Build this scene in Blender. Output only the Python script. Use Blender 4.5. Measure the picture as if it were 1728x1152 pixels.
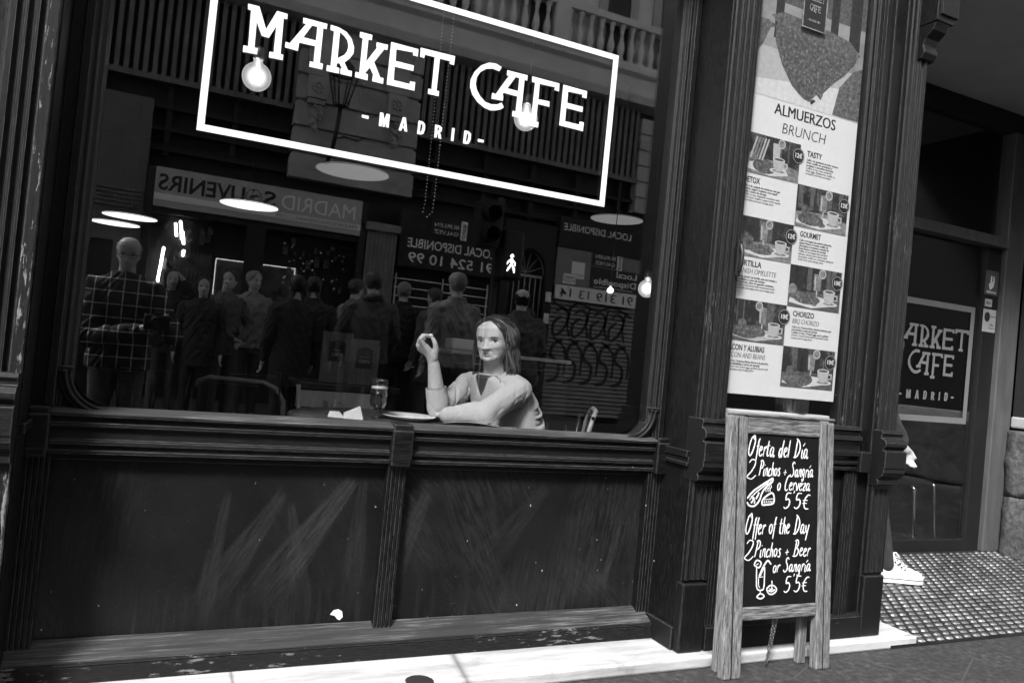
import bpy, bmesh, math, random
import numpy as np
from mathutils import Vector, Matrix, noise
from mathutils.bvhtree import BVHTree
from mathutils.geometry import tessellate_polygon

PI = math.pi
R = math.radians
S = bpy.context.scene
random.seed(11)
for o in list(bpy.data.objects):
    bpy.data.objects.remove(o)

# ------------------------------------------------------------------ camera
CAM_H, CAM_D = 1.02, 2.4
cam_d = bpy.data.cameras.new('camera')
cam_d.sensor_width = 36
cam_d.lens = 1300 / 1728 * 36
cam_d.clip_start = 0.02
cam_d.clip_end = 300
cam = bpy.data.objects.new('camera', cam_d)
S.collection.objects.link(cam)
yaw, pitch, roll = .432, .0194, .0957
f_ = Vector((math.sin(yaw)*math.cos(pitch), math.cos(yaw)*math.cos(pitch), math.sin(pitch)))
r_ = Vector((math.cos(yaw), -math.sin(yaw), 0))
u_ = r_.cross(f_)
r2 = math.cos(roll)*r_ + math.sin(roll)*u_
u2 = -math.sin(roll)*r_ + math.cos(roll)*u_
cam.matrix_world = Matrix(((r2.x, u2.x, -f_.x, 0), (r2.y, u2.y, -f_.y, -CAM_D), (r2.z, u2.z, -f_.z, CAM_H), (0, 0, 0, 1)))
S.camera = cam

# ------------------------------------------------------------------ sky, sun, exposure
SUN_EL, SUN_AZ = R(46), R(226)          # azimuth measured from +Y towards +X
w = bpy.data.worlds.new('World')
S.world = w
w.use_nodes = True
nt = w.node_tree
bg = nt.nodes['Background']
sky = nt.nodes.new('ShaderNodeTexSky')
sky.sky_type = 'NISHITA'
sky.sun_disc = False
sky.sun_elevation = SUN_EL
sky.sun_rotation = SUN_AZ
bw = nt.nodes.new('ShaderNodeRGBToBW')   # black and white photograph: a neutral sky
nt.links.new(sky.outputs[0], bw.inputs[0])
nt.links.new(bw.outputs[0], bg.inputs[0])
bg.inputs[1].default_value = .13
sun_d = bpy.data.lights.new('sun', 'SUN')
sun_d.energy = 1.5
sun_d.angle = R(10)
sun_d.color = (1, 1, 1)
sun = bpy.data.objects.new('sun', sun_d)
S.collection.objects.link(sun)
sd = Vector((math.sin(SUN_AZ)*math.cos(SUN_EL), math.cos(SUN_AZ)*math.cos(SUN_EL), math.sin(SUN_EL)))
sun.rotation_euler = sd.to_track_quat('Z', 'Y').to_euler()
sun.location = (0, -5, 20)
S.view_settings.view_transform = 'Standard'
S.view_settings.look = 'None'
S.view_settings.exposure = 2.2
S.view_settings.gamma = 1
S.cycles.use_denoising = True
S.cycles.caustics_reflective = False
S.cycles.caustics_refractive = False
S.cycles.max_bounces = 8
S.cycles.transparent_max_bounces = 16

# ------------------------------------------------------------------ materials (all neutral greys)
def g3(v):
    return (v, v, v, 1)

class NT:
    def __init__(s, name):
        s.m = bpy.data.materials.new(name)
        s.m.use_nodes = True
        s.t = s.m.node_tree
        s.b = s.t.nodes['Principled BSDF']
        s.o = s.t.nodes['Material Output']
    def n(s, kind, **kw):
        nd = s.t.nodes.new('ShaderNode'+kind)
        for k, v in kw.items():
            if k.startswith('i_'):
                nd.inputs[k[2:].replace('_', ' ')].default_value = v
            else:
                setattr(nd, k, v)
        return nd
    def l(s, a, b):
        s.t.links.new(a, b)
    def coord(s, scale=(1, 1, 1), rot=(0, 0, 0)):
        c = s.n('TexCoord')
        mp = s.n('Mapping')
        mp.inputs['Scale'].default_value = scale
        mp.inputs['Rotation'].default_value = rot
        if any(rot):
            m0 = s.n('Mapping')
            m0.inputs['Rotation'].default_value = rot
            mp.inputs['Rotation'].default_value = (0, 0, 0)
            s.l(c.outputs['Object'], m0.inputs[0])
            s.l(m0.outputs[0], mp.inputs[0])
        else:
            s.l(c.outputs['Object'], mp.inputs[0])
        return mp.outputs[0]
    def noise(s, scale, vec, detail=6, rough=.6):
        nd = s.n('TexNoise')
        nd.inputs['Scale'].default_value = scale
        nd.inputs['Detail'].default_value = detail
        nd.inputs['Roughness'].default_value = rough
        s.l(vec, nd.inputs['Vector'])
        return nd.outputs[0]
    def ramp(s, fac, stops):
        r = s.n('ValToRGB')
        el = r.color_ramp.elements
        while len(el) < len(stops):
            el.new(.5)
        for e, (p, v) in zip(el, stops):
            e.position = p
            e.color = g3(v)
        s.l(fac, r.inputs[0])
        return r.outputs[0]
    def math(s, op, a, b=None):
        nd = s.n('Math', operation=op)
        for i, x in enumerate((a, b)):
            if x is None:
                continue
            if isinstance(x, (int, float)):
                nd.inputs[i].default_value = x
            else:
                s.l(x, nd.inputs[i])
        return nd.outputs[0]
    def mix(s, fac, a, b):
        nd = s.n('Mix', data_type='RGBA')
        for i, x in ((0, fac), (6, a), (7, b)):
            if isinstance(x, (int, float)):
                nd.inputs[i].default_value = x if i == 0 else g3(x)
            else:
                s.l(x, nd.inputs[i])
        return nd.outputs[2]
    def bump(s, h, strength=.3, dist=.01):
        b = s.n('Bump')
        b.inputs['Strength'].default_value = strength
        b.inputs['Distance'].default_value = dist
        s.l(h, b.inputs['Height'])
        s.l(b.outputs[0], s.b.inputs['Normal'])
    def base(s, x):
        if isinstance(x, (int, float)):
            s.b.inputs['Base Color'].default_value = g3(x)
        else:
            s.l(x, s.b.inputs['Base Color'])
    def rough(s, x):
        if isinstance(x, (int, float)):
            s.b.inputs['Roughness'].default_value = x
        else:
            s.l(x, s.b.inputs['Roughness'])

M = {}
def plain(name, v, rough=.6, var=.25, scale=14, metal=0, bump=0, spec=.5, stretch=(1, 1, 1)):
    t = NT(name)
    n = t.noise(scale, t.coord(stretch))
    t.base(t.ramp(n, [(.3, v*(1-var)), (.7, v*(1+var))]))
    t.rough(rough)
    t.b.inputs['Metallic'].default_value = metal
    t.b.inputs['Specular IOR Level'].default_value = spec
    if bump:
        t.bump(n, bump, .004)
    M[name] = t.m
    return t.m

def emit(name, v, strength):
    t = NT(name)
    t.base(v)
    t.b.inputs['Emission Color'].default_value = g3(1)
    t.b.inputs['Emission Strength'].default_value = strength
    M[name] = t.m

def wood_paint(name, dark, worn, amount, stretch, rough=.42, rub_k=.55):
    """old oil paint: brush grain, dust, chips down to grey wood"""
    t = NT(name)
    v = t.coord(stretch)
    grain = t.noise(26, v, 8, .7)
    base = t.ramp(grain, [(.32, dark*.25), (.5, dark*.8), (.64, dark*1.8), (.78, dark*4.5)])
    v2 = t.coord(tuple(1+(q-1)*.35 for q in stretch))
    chips = t.noise(17, v2, 10, .72)
    big = t.noise(2.3, t.coord(), 4, .6)
    k = t.math('ADD', chips, t.math('MULTIPLY', t.math('SUBTRACT', big, .5), .85))
    mask = t.ramp(k, [(amount, 0), (amount+.035, 1)])
    bv = t.n('Bevel', samples=4)
    bv.inputs['Radius'].default_value = .0032
    ge = t.n('NewGeometry')
    dt = t.n('VectorMath', operation='DOT_PRODUCT')
    t.l(bv.outputs[0], dt.inputs[0]); t.l(ge.outputs['Normal'], dt.inputs[1])
    edge = t.ramp(t.math('SUBTRACT', 1, dt.outputs['Value']), [(.006, 0), (.07, 1)])
    rub = t.ramp(t.noise(38, v2, 6, .7), [(.36, 0), (.62, 1)])
    mask = t.math('MAXIMUM', mask, t.math('MULTIPLY', t.math('MULTIPLY', edge, rub), rub_k))
    fleck = t.noise(90, v, 3, .6)
    wcol = t.ramp(fleck, [(.3, worn*.45), (.7, worn*1.2)])
    col = t.mix(mask, base, wcol)
    vor = t.n('TexVoronoi', feature='F1')
    vor.inputs['Scale'].default_value = 14
    t.l(t.coord(), vor.inputs['Vector'])
    speck = t.ramp(vor.outputs['Distance'], [(.035, 1), (.06, 0)])
    pick = t.ramp(vor.outputs['Color'], [(.80, 0), (.82, 1)])
    sp = t.math('MULTIPLY', speck, pick)
    t.base(t.mix(sp, col, .30))
    t.b.inputs['Specular IOR Level'].default_value = .22
    t.rough(t.ramp(grain, [(.35, rough-.14), (.65, rough+.22)]))
    h = t.math('SUBTRACT', t.math('MULTIPLY', grain, .6), t.math('MULTIPLY', mask, .8))
    t.bump(h, .45, .004)
    M[name] = t.m

wood_paint('paint_v', 0.0052, .16, .84, (14, 14, 1))
wood_paint('paint_h', 0.0058, .18, .83, (1, 14, 14))
wood_paint('worn_v', 0.0064, .22, .74, (26, 26, .8), rub_k=.5)
wood_paint('worn_h', 0.0070, .22, .72, (.8, 20, 20), .5, .75)
wood_paint('flute_worn', 0.0070, .22, .69, (44, 44, .8), rub_k=.42)
wood_paint('sill_worn', 0.0081, .24, .74, (.8, 30, 30), .5, .85)
wood_paint('base_worn', 0.0070, .15, .60, (1.6, 14, 14), .7, .5)
wood_paint('edge_worn', 0.0075, .22, .575, (16, 16, 1.2), .6)

def dusty():
    t = NT('dusty_ledge')
    n = t.noise(7, t.coord((.7, 26, 26)), 9, .72)
    n2 = t.noise(2.2, t.coord((1, 3, 3)), 5, .6)
    c = t.ramp(n, [(.36, .006), (.5, .03), (.60, .13), (.74, .34)])
    t.base(t.mix(t.ramp(n2, [(.42, .9), (.60, 0)]), c, .016))
    t.rough(.7)
    t.bump(n, .5, .004)
    M['dusty_ledge'] = t.m
dusty()

def panel_mat():
    t = NT('panel_paint')
    v = t.coord()
    n = t.noise(3.2, v, 8, .65)
    base = t.ramp(n, [(.3, .0042), (.7, .0092)])
    # wiped dust: fans of fine lines in patches
    col = base
    for ang, sc, lo, rr in ((R(28), 2.2, .49, (1, 1, 9)), (R(-6), 1.5, .53, (1, 1, 10)), (R(48), 2.9, .55, (1, 1, 12))):
        vv = t.coord((rr[2], 1, 1), (0, ang, 0))
        ln = t.noise(9, vv, 6, .75)
        pt = t.noise(sc, t.coord((1.6, 1, .8), (0, ang, 0)), 3, .5)
        m1 = t.math('MULTIPLY', t.ramp(ln, [(.42, 0), (.7, 1)]), t.ramp(pt, [(lo, 0), (lo+.14, 1)]))
        col = t.mix(t.math('MULTIPLY', m1, .75), col, .030)
    ge = t.n('NewGeometry')
    sx = t.n('SeparateXYZ'); t.l(ge.outputs['Position'], sx.inputs[0])
    for ax, az, dx, dz, L_, hw, k_ in ((.615, .60, -.56, -.83, .50, .062, .9), (.64, .60, -.02, -1, .44, .040, .45), (.40, .55, -.50, -.87, .42, .050, .6), (.42, .52, .20, -.98, .36, .032, .5), (.24, .55, -.12, -.99, .42, .030, .5),
                                       (.86, .56, -.35, -.93, .40, .050, .6), (1.62, .45, -.25, -.97, .30, .020, .7), (1.30, .58, -.62, -.78, .42, .060, .35)):
        px_ = t.math('SUBTRACT', sx.outputs[0], ax); pz_ = t.math('SUBTRACT', sx.outputs[2], az)
        u_q = t.math('ADD', t.math('MULTIPLY', px_, dx), t.math('MULTIPLY', pz_, dz))
        v_q = t.math('SUBTRACT', t.math('MULTIPLY', px_, dz), t.math('MULTIPLY', pz_, dx))
        cb = t.n('CombineXYZ'); t.l(t.math('MULTIPLY', u_q, 3.5), cb.inputs[0]); t.l(t.math('MULTIPLY', v_q, 46), cb.inputs[1])
        ln = t.noise(2.2, cb.outputs[0], 8, .75)
        wid = t.math('ADD', t.math('MULTIPLY', u_q, hw*1.0/L_), hw*.35)
        bd_ = t.ramp(t.math('DIVIDE', t.math('ABSOLUTE', v_q), wid), [(.72, 1), (1, 0)])
        en = t.math('MULTIPLY', t.ramp(u_q, [(.0, 0), (.03, 1)]), t.ramp(t.math('DIVIDE', u_q, L_), [(.6, 1), (1, 0)]))
        m3 = t.math('MULTIPLY', t.math('MULTIPLY', bd_, en), t.ramp(ln, [(.38, 0), (.62, 1)]))
        col = t.mix(t.math('MULTIPLY', m3, k_), col, .034)
    flat = t.coord((1.25, .75, 1), (R(90), .5, 0))
    for sc, thr, sz, val in ((12, .84, .017, .4), (31, .86, .035, .16)):
        vor = t.n('TexVoronoi', feature='F1', voronoi_dimensions='2D')
        vor.inputs['Scale'].default_value = sc
        wob = t.n('TexNoise'); wob.inputs['Scale'].default_value = 60; t.l(flat, wob.inputs['Vector'])
        vm = t.n('VectorMath', operation='MULTIPLY_ADD'); t.l(wob.outputs['Color'], vm.inputs[0]); vm.inputs[1].default_value = (.012, .018, 0); t.l(flat, vm.inputs[2])
        t.l(vm.outputs[0], vor.inputs['Vector'])
        m2 = t.math('MULTIPLY', t.ramp(vor.outputs['Distance'], [(sz, 1), (sz*1.6, 0)]), t.ramp(vor.outputs['Color'], [(thr, 0), (thr+.02, 1)]))
        col = t.mix(m2, col, val)
    gr = t.noise(150, v, 4, .8)
    col = t.mix(t.ramp(gr, [(.60, 0), (.74, .6)]), col, .05)
    drip = t.noise(4, t.coord((14, 1, .8)), 6, .7)
    low = t.ramp(sx.outputs[2], [(.11, 1), (.30, 0)])
    col = t.mix(t.math('MULTIPLY', t.math('MULTIPLY', t.ramp(drip, [(.5, 0), (.7, 1)]), low), .5), col, .04)
    t.base(col)
    t.rough(t.ramp(n, [(.3, .42), (.7, .6)]))
    t.b.inputs['Specular IOR Level'].default_value = .2
    t.bump(t.noise(40, v, 5, .6), .12, .003)
    M['panel_paint'] = t.m
panel_mat()

def glass_mat(name, r0, tint, rough=0.0):
    t = NT(name)
    t.t.nodes.remove(t.b)
    lw = t.n('LayerWeight')
    lw.inputs[0].default_value = .5
    p5 = t.math('POWER', lw.outputs['Facing'], 4.5)
    fac = t.math('ADD', t.math('MULTIPLY', p5, 1-r0), r0)
    tr = t.n('BsdfTransparent')
    tr.inputs[0].default_value = g3(tint)
    gl = t.n('BsdfGlossy')
    gl.inputs['Roughness'].default_value = rough
    gl.inputs['Color'].default_value = g3(1)
    mx = t.n('MixShader')
    t.l(fac, mx.inputs[0]); t.l(tr.outputs[0], mx.inputs[1]); t.l(gl.outputs[0], mx.inputs[2])
    t.l(mx.outputs[0], t.o.inputs[0])
    M[name] = t.m
glass_mat('window_glass', .10, .96)
glass_mat('door_glass', .055, .95)
glass_mat('clear_glass', .05, .93, .02)

plain('vinyl', .80, .5, .03)
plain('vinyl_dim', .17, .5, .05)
plain('black', .008, .5, .2)
plain('ink', .015, .7, .1)
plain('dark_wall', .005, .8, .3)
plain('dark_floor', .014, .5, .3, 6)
plain('dark_wood', .010, .35, .3, 8, stretch=(1, 1, 8))
plain('table_top', .05, .3, .3, 10)
plain('pale_wood', .45, .5, .12, 10, stretch=(8, 1, 1))
plain('white', .80, .45, .04)
plain('ceramic', .85, .2, .02)
plain('paper', .88, .8, .03)
plain('chrome', .6, .22, .1, metal=1)
plain('steel', .25, .45, .2, metal=1)
plain('soffit', .75, .85, .12, 3)
plain('jamb', .085, .5, .25, 8, stretch=(3, 3, .6))
plain('rubber', .02, .7, .2)

def marble_mat():
    t = NT('marble')
    n = t.noise(5, t.coord((1, 1.5, 1)), 9, .7)
    n2 = t.noise(30, t.coord(), 4, .6)
    c = t.ramp(n, [(.28, .30), (.40, .50), (.8, .60)])
    pit = t.ramp(n2, [(.20, 0), (.27, 1)])
    gr = t.noise(3, t.coord((.5, 5, 5)), 8, .75)
    c = t.mix(t.ramp(gr, [(.48, 0), (.68, .65)]), c, .17)
    cr = t.n('TexVoronoi', feature='DISTANCE_TO_EDGE'); cr.inputs['Scale'].default_value = .75
    t.l(t.coord((1, .3, .3)), cr.inputs['Vector'])
    c = t.mix(t.ramp(cr.outputs['Distance'], [(.0, .8), (.006, 0)]), c, .12)
    t.base(t.mix(pit, .30, c))
    t.rough(.4)
    t.bump(n2, .2, .003)
    M['marble'] = t.m
marble_mat()

def granite(name, v, joint):
    t = NT(name)
    c = t.coord()
    n = t.noise(34, c, 6, .8)
    n3 = t.noise(240, c, 3, .7)
    n2 = t.noise(3, c, 5, .6)
    k = t.mix(.45, t.ramp(n, [(.38, v*.12), (.5, v*.8), (.64, v*3.6)]), t.ramp(n3, [(.35, v*.3), (.7, v*2.2)]))
    k = t.mix(t.ramp(n2, [(.35, 0), (.7, .55)]), k, v*.55)
    if joint:
        br = t.n('TexBrick')
        br.inputs['Scale'].default_value = 1
        br.inputs['Mortar Size'].default_value = .004
        br.inputs['Brick Width'].default_value = .9
        br.inputs['Row Height'].default_value = .42
        br.inputs['Color1'].default_value = g3(1); br.inputs['Color2'].default_value = g3(.85); br.inputs['Mortar'].default_value = g3(0)
        t.l(t.coord((1, 1, 1), (0, 0, R(62))), br.inputs['Vector'])
        k = t.mix(br.outputs['Fac'], k, v*1.5)
    t.base(k)
    t.rough(.75)
    t.bump(n, .8, .004)
    M[name] = t.m
granite('granite', .032, True)
granite('asphalt', .03, False)

def stone_mat(name, v, var=.5, sc=14, bs=.9):
    t = NT(name)
    c = t.coord()
    n = t.noise(sc, c, 10, .72)
    n2 = t.noise(2.5, c, 4, .6)
    t.base(t.mix(t.ramp(n2, [(.35, 0), (.65, 1)]), t.ramp(n, [(.3, v*(1-var)), (.7, v*(1+var))]), t.ramp(n, [(.35, v*.35), (.7, v*1.1)])))
    t.rough(.85)
    t.bump(n, bs, .02)
    M[name] = t.m
stone_mat('rough_stone', .12, .9, 30, 1.0)
stone_mat('facade_stone', .42, .15, 5, .12)
stone_mat('facade_dark', .022, .3, 5, .1)

def board_wood():
    t = NT('weathered_wood')
    v = t.coord((26, 26, 1.4))
    n = t.noise(9, v, 9, .72)
    n2 = t.noise(2.5, t.coord((2, 2, 1)), 5, .6)
    c = t.ramp(n, [(.36, .025), (.47, .11), (.57, .22), (.74, .38)])
    t.base(t.mix(t.ramp(n2, [(.45, 0), (.75, .55)]), c, .11))
    t.rough(.8)
    t.bump(n, .7, .004)
    M['weathered_wood'] = t.m
    t = NT('weathered_wood_across')
    v = t.coord((1.4, 26, 26))
    n = t.noise(9, v, 9, .72)
    t.base(t.ramp(n, [(.38, .02), (.47, .09), (.58, .22), (.76, .38)]))
    t.rough(.8)
    t.bump(n, .7, .004)
    M['weathered_wood_across'] = t.m
board_wood()

def chalk_mats():
    t = NT('chalkboard')
    n = t.noise(6, t.coord((5, 1, 1)), 7, .7)
    t.base(t.ramp(n, [(.35, .003), (.8, .009)]))
    t.rough(.85)
    t.b.inputs['Specular IOR Level'].default_value = .15
    M['chalkboard'] = t.m
    t = NT('chalk')
    n = t.noise(220, t.coord(), 4, .7)
    t.base(t.ramp(n, [(.30, .25), (.5, .72), (.7, .85)]))
    t.rough(.95)
    M['chalk'] = t.m
chalk_mats()

# ------------------------------------------------------------------ mesh helpers
def tag(o, label=None, cat=None, group=None, kind=None):
    if label: o['label'] = label
    if cat: o['category'] = cat
    if group: o['group'] = group
    if kind: o['kind'] = kind
    return o

def empty(name, loc, label, cat, group=None):
    o = bpy.data.objects.new(name, None)
    o.empty_display_size = .1
    S.collection.objects.link(o)
    o.location = loc
    return tag(o, label, cat, group)

def world_loc(o):
    v = Vector(o.location)
    while o.parent:
        o = o.parent
        v += Vector(o.location)
    return v

class MB:
    """collects shapes in world coordinates; build() links them as one mesh object under a parent"""
    def __init__(s):
        s.v, s.f, s.mi, s.sm = [], [], [], []
        s.cur, s.smooth = 0, False
    def add(s, vs, fs, smooth=None):
        o = len(s.v)
        s.v += [tuple(p) for p in vs]
        for f in fs:
            s.f.append([i+o for i in f])
            s.mi.append(s.cur)
            s.sm.append(s.smooth if smooth is None else smooth)
        return s
    def box(s, x0, x1, y0, y1, z0, z1):
        vs = [(x, y, z) for x in (x0, x1) for y in (y0, y1) for z in (z0, z1)]
        return s.add(vs, [(0, 1, 3, 2), (4, 6, 7, 5), (0, 4, 5, 1), (2, 3, 7, 6), (0, 2, 6, 4), (1, 5, 7, 3)])
    def obox(s, c, ax, ay, az):
        c, ax, ay, az = Vector(c), Vector(ax), Vector(ay), Vector(az)
        vs = [c+i*ax+j*ay+k*az for i in (-1, 1) for j in (-1, 1) for k in (-1, 1)]
        return s.add(vs, [(0, 1, 3, 2), (4, 6, 7, 5), (0, 4, 5, 1), (2, 3, 7, 6), (0, 2, 6, 4), (1, 5, 7, 3)])
    def beam(s, a, b, w, d, up=(0, 1, 0)):
        a, b = Vector(a), Vector(b)
        t = (b-a).normalized()
        sx = t.cross(Vector(up)).normalized()
        sy = sx.cross(t)
        return s.obox((a+b)/2, sx*w/2, sy*d/2, (b-a)/2)
    def extr(s, prof, axis, a, b, smooth=False):
        """extrude a closed 2D profile along x, y or z from a to b"""
        n = len(prof)
        def p(q, t):
            return {'x': (t, q[0], q[1]), 'y': (q[0], t, q[1]), 'z': (q[0], q[1], t)}[axis]
        vs = [p(q, a) for q in prof]+[p(q, b) for q in prof]
        fs = [(i, (i+1) % n, n+(i+1) % n, n+i) for i in range(n)]
        s.add(vs, fs, smooth)
        tri = tessellate_polygon([[Vector((q[0], q[1], 0)) for q in prof]])
        o = len(s.v)-2*n
        for t in tri:
            for off in (0, n):
                s.f.append([o+off+i for i in t]); s.mi.append(s.cur); s.sm.append(False)
        return s
    def tube(s, pts, r, n=8, closed=False, caps=True, smooth=True):
        pts = [Vector(p) for p in pts]
        rs = r if isinstance(r, (list, tuple)) else [r]*len(pts)
        m = len(pts)
        vs = []
        prev = None
        for i, p in enumerate(pts):
            if closed:
                t = pts[(i+1) % m]-pts[i-1]
            else:
                t = pts[min(i+1, m-1)]-pts[max(i-1, 0)]
            t.normalize()
            if prev is None:
                a = t.orthogonal().normalized()
            else:
                a = (prev-t*prev.dot(t))
                a = a.normalized() if a.length > 1e-6 else t.orthogonal().normalized()
            prev = a
            b = t.cross(a)
            vs += [p+(a*math.cos(2*PI*k/n)+b*math.sin(2*PI*k/n))*rs[i] for k in range(n)]
        fs = []
        for i in range(m if closed else m-1):
            j = (i+1) % m
            fs += [(i*n+k, i*n+(k+1) % n, j*n+(k+1) % n, j*n+k) for k in range(n)]
        if caps and not closed:
            fs += [tuple(range(n))[::-1], tuple((m-1)*n+k for k in range(n))]
        return s.add(vs, fs, smooth)
    def lathe(s, prof, c, n=32, smooth=True, axis='z'):
        vs, fs = [], []
        c = Vector(c)
        for r, z in prof:
            for k in range(n):
                a = 2*PI*k/n
                q = (r*math.cos(a), r*math.sin(a), z)
                if axis == 'y': q = (q[0], q[2], q[1])
                vs.append(c+Vector(q))
        for i in range(len(prof)-1):
            fs += [(i*n+k, i*n+(k+1) % n, (i+1)*n+(k+1) % n, (i+1)*n+k) for k in range(n)]
        if prof[0][0] > 1e-5: fs.append(tuple(range(n))[::-1])
        if prof[-1][0] > 1e-5: fs.append(tuple((len(prof)-1)*n+k for k in range(n)))
        return s.add(vs, fs, smooth)
    def ball(s, c, rx, ry=None, rz=None, n=16, m=10):
        ry = ry or rx; rz = rz or rx
        vs, fs = [], []
        for i in range(m+1):
            t = PI*i/m
            for k in range(n):
                a = 2*PI*k/n
                vs.append((c[0]+rx*math.sin(t)*math.cos(a), c[1]+ry*math.sin(t)*math.sin(a), c[2]+rz*math.cos(t)))
        for i in range(m):
            fs += [(i*n+k, i*n+(k+1) % n, (i+1)*n+(k+1) % n, (i+1)*n+k) for k in range(n)]
        return s.add(vs, fs, True)
    def capsule(s, p0, r0, p1, r1, n=14):
        p0, p1 = Vector(p0), Vector(p1)
        t = p1-p0
        L = max(t.length, 1e-5); t = t/L if t.length > 1e-6 else Vector((0, 0, 1))
        pts, rs = [], []
        for a in (80, 55, 28):
            pts.append(p0-t*r0*math.sin(R(a))); rs.append(r0*math.cos(R(a)))
        for q in (0, .33, .67, 1):
            pts.append(p0+t*L*q); rs.append(r0+(r1-r0)*q)
        for a in (28, 55, 80):
            pts.append(p1+t*r1*math.sin(R(a))); rs.append(r1*math.cos(R(a)))
        return s.tube(pts, rs, n)
    def chain(s, pts, rs):
        for i in range(len(pts)-1):
            s.capsule(pts[i], rs[i], pts[i+1], rs[i+1])
        return s
    def loft(s, rings, n=28):
        """rings: (centre, a, b, yaw) ellipses; a across, b front to back"""
        vs, fs = [], []
        for c, a, b, yw in rings:
            for k in range(n):
                t = 2*PI*k/n
                x, y = a*math.cos(t), b*math.sin(t)
                vs.append((c[0]+x*math.cos(yw)-y*math.sin(yw), c[1]+x*math.sin(yw)+y*math.cos(yw), c[2]))
        for i in range(len(rings)-1):
            fs += [(i*n+k, i*n+(k+1) % n, (i+1)*n+(k+1) % n, (i+1)*n+k) for k in range(n)]
        fs += [tuple(range(n))[::-1], tuple((len(rings)-1)*n+k for k in range(n))]
        return s.add(vs, fs, True)
    def poly(s, loops, y0, y1, axis='y'):
        """flat polygon with holes in the x-z plane, front face at y0, back at y1"""
        flat = [p for l in loops for p in l]
        tri = tessellate_polygon([[Vector((p[0], p[1], 0)) for p in l] for l in loops])
        n = len(flat)
        vs = [(p[0], y0, p[1]) for p in flat]+[(p[0], y1, p[1]) for p in flat]
        fs = []
        for t in tri:
            a, b, c = [Vector(flat[i]) for i in t]
            ar = (b.x-a.x)*(c.y-a.y)-(b.y-a.y)*(c.x-a.x)
            t = tuple(t) if ar > 0 else tuple(t)[::-1]
            fs += [t, tuple(n+i for i in t[::-1])]
        o = 0
        for l in loops:
            k = len(l)
            fs += [(o+i, o+(i+1) % k, n+o+(i+1) % k, n+o+i) for i in range(k)]
            o += k
        return s.add(vs, fs, False)
    def stroke(s, pts, wd, y0, y1):
        """flat brush stroke through 2D points (x,z) with round-ish ends"""
        pts = [Vector(p) for p in pts]
        if len(pts) < 2: return s
        L, Rr = [], []
        m = len(pts)
        for i, p in enumerate(pts):
            t = (pts[min(i+1, m-1)]-pts[max(i-1, 0)])
            t = t.normalized() if t.length > 1e-9 else Vector((1, 0))
            nn = Vector((-t.y, t.x))
            ww = wd[i] if isinstance(wd, (list, tuple)) else wd
            e = .6 if i in (0, m-1) else 1
            L.append(p+nn*ww/2*e); Rr.append(p-nn*ww/2*e)
        n = len(L)
        vs = [(p.x, y0, p.y) for p in L]+[(p.x, y0, p.y) for p in Rr]+[(p.x, y1, p.y) for p in L]+[(p.x, y1, p.y) for p in Rr]
        fs = []
        for i in range(n-1):
            fs += [(i, i+1, n+i+1, n+i), (2*n+i, 3*n+i, 3*n+i+1, 2*n+i+1), (i, 2*n+i, 2*n+i+1, i+1), (n+i, n+i+1, 3*n+i+1, 3*n+i)]
        fs += [(0, n, 3*n, 2*n), (n-1, 3*n-1, 4*n-1, 2*n-1)]
        return s.add(vs, fs, False)
    def mesh(s, name, mats, off=Vector((0, 0, 0))):
        me = bpy.data.meshes.new(name)
        me.from_pydata([(x-off[0], y-off[1], z-off[2]) for x, y, z in s.v], [], s.f)
        for m in mats:
            me.materials.append(M[m] if isinstance(m, str) else m)
        me.polygons.foreach_set('material_index', s.mi)
        me.polygons.foreach_set('use_smooth', s.sm)
        bm = bmesh.new(); bm.from_mesh(me)
        bmesh.ops.recalc_face_normals(bm, faces=bm.faces)
        bm.to_mesh(me); bm.free()
        me.update()
        return me
    def build(s, name, mats, parent=None, bevel=0, label=None, cat=None, group=None, kind=None, origin=None):
        if isinstance(mats, str) or not isinstance(mats, (list, tuple)): mats = [mats]
        off = world_loc(parent) if parent else Vector(origin or (0, 0, 0))
        o = bpy.data.objects.new(name, s.mesh(name, mats, off))
        S.collection.objects.link(o)
        if parent: o.parent = parent
        else: o.location = off
        if bevel:
            b = o.modifiers.new('bevel', 'BEVEL')
            b.width = bevel; b.segments = 2; b.limit_method = 'ANGLE'; b.angle_limit = R(40)
        return tag(o, label, cat, group, kind)

def copy_tree(o, parent=None):
    c = o.copy()
    S.collection.objects.link(c)
    if parent: c.parent = parent
    for ch in list(o.children):
        copy_tree(ch, c)
    return c

def remesh(mb, name, mats, voxel, smooth=4, factor=.5):
    """fuse overlapping shapes into one continuous skin and return the mesh"""
    o = bpy.data.objects.new('fuse', mb.mesh('fuse', mats))
    S.collection.objects.link(o)
    r = o.modifiers.new('r', 'REMESH'); r.mode = 'VOXEL'; r.voxel_size = voxel; r.use_smooth_shade = True
    if smooth:
        q = o.modifiers.new('s', 'SMOOTH'); q.iterations = smooth; q.factor = factor
    dg = bpy.context.evaluated_depsgraph_get()
    me = bpy.data.meshes.new_from_object(o.evaluated_get(dg))
    me.name = name
    me.materials.clear()
    for m in mats: me.materials.append(M[m])
    me.polygons.foreach_set('material_index', [0]*len(me.polygons))
    me.polygons.foreach_set('use_smooth', [True]*len(me.polygons))
    bpy.data.objects.remove(o)
    return me

def link_mesh(name, me, parent=None, label=None, cat=None, group=None, loc=None):
    o = bpy.data.objects.new(name, me)
    S.collection.objects.link(o)
    if parent: o.parent = parent
    if loc is not None: o.location = loc
    return tag(o, label, cat, group)

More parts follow.
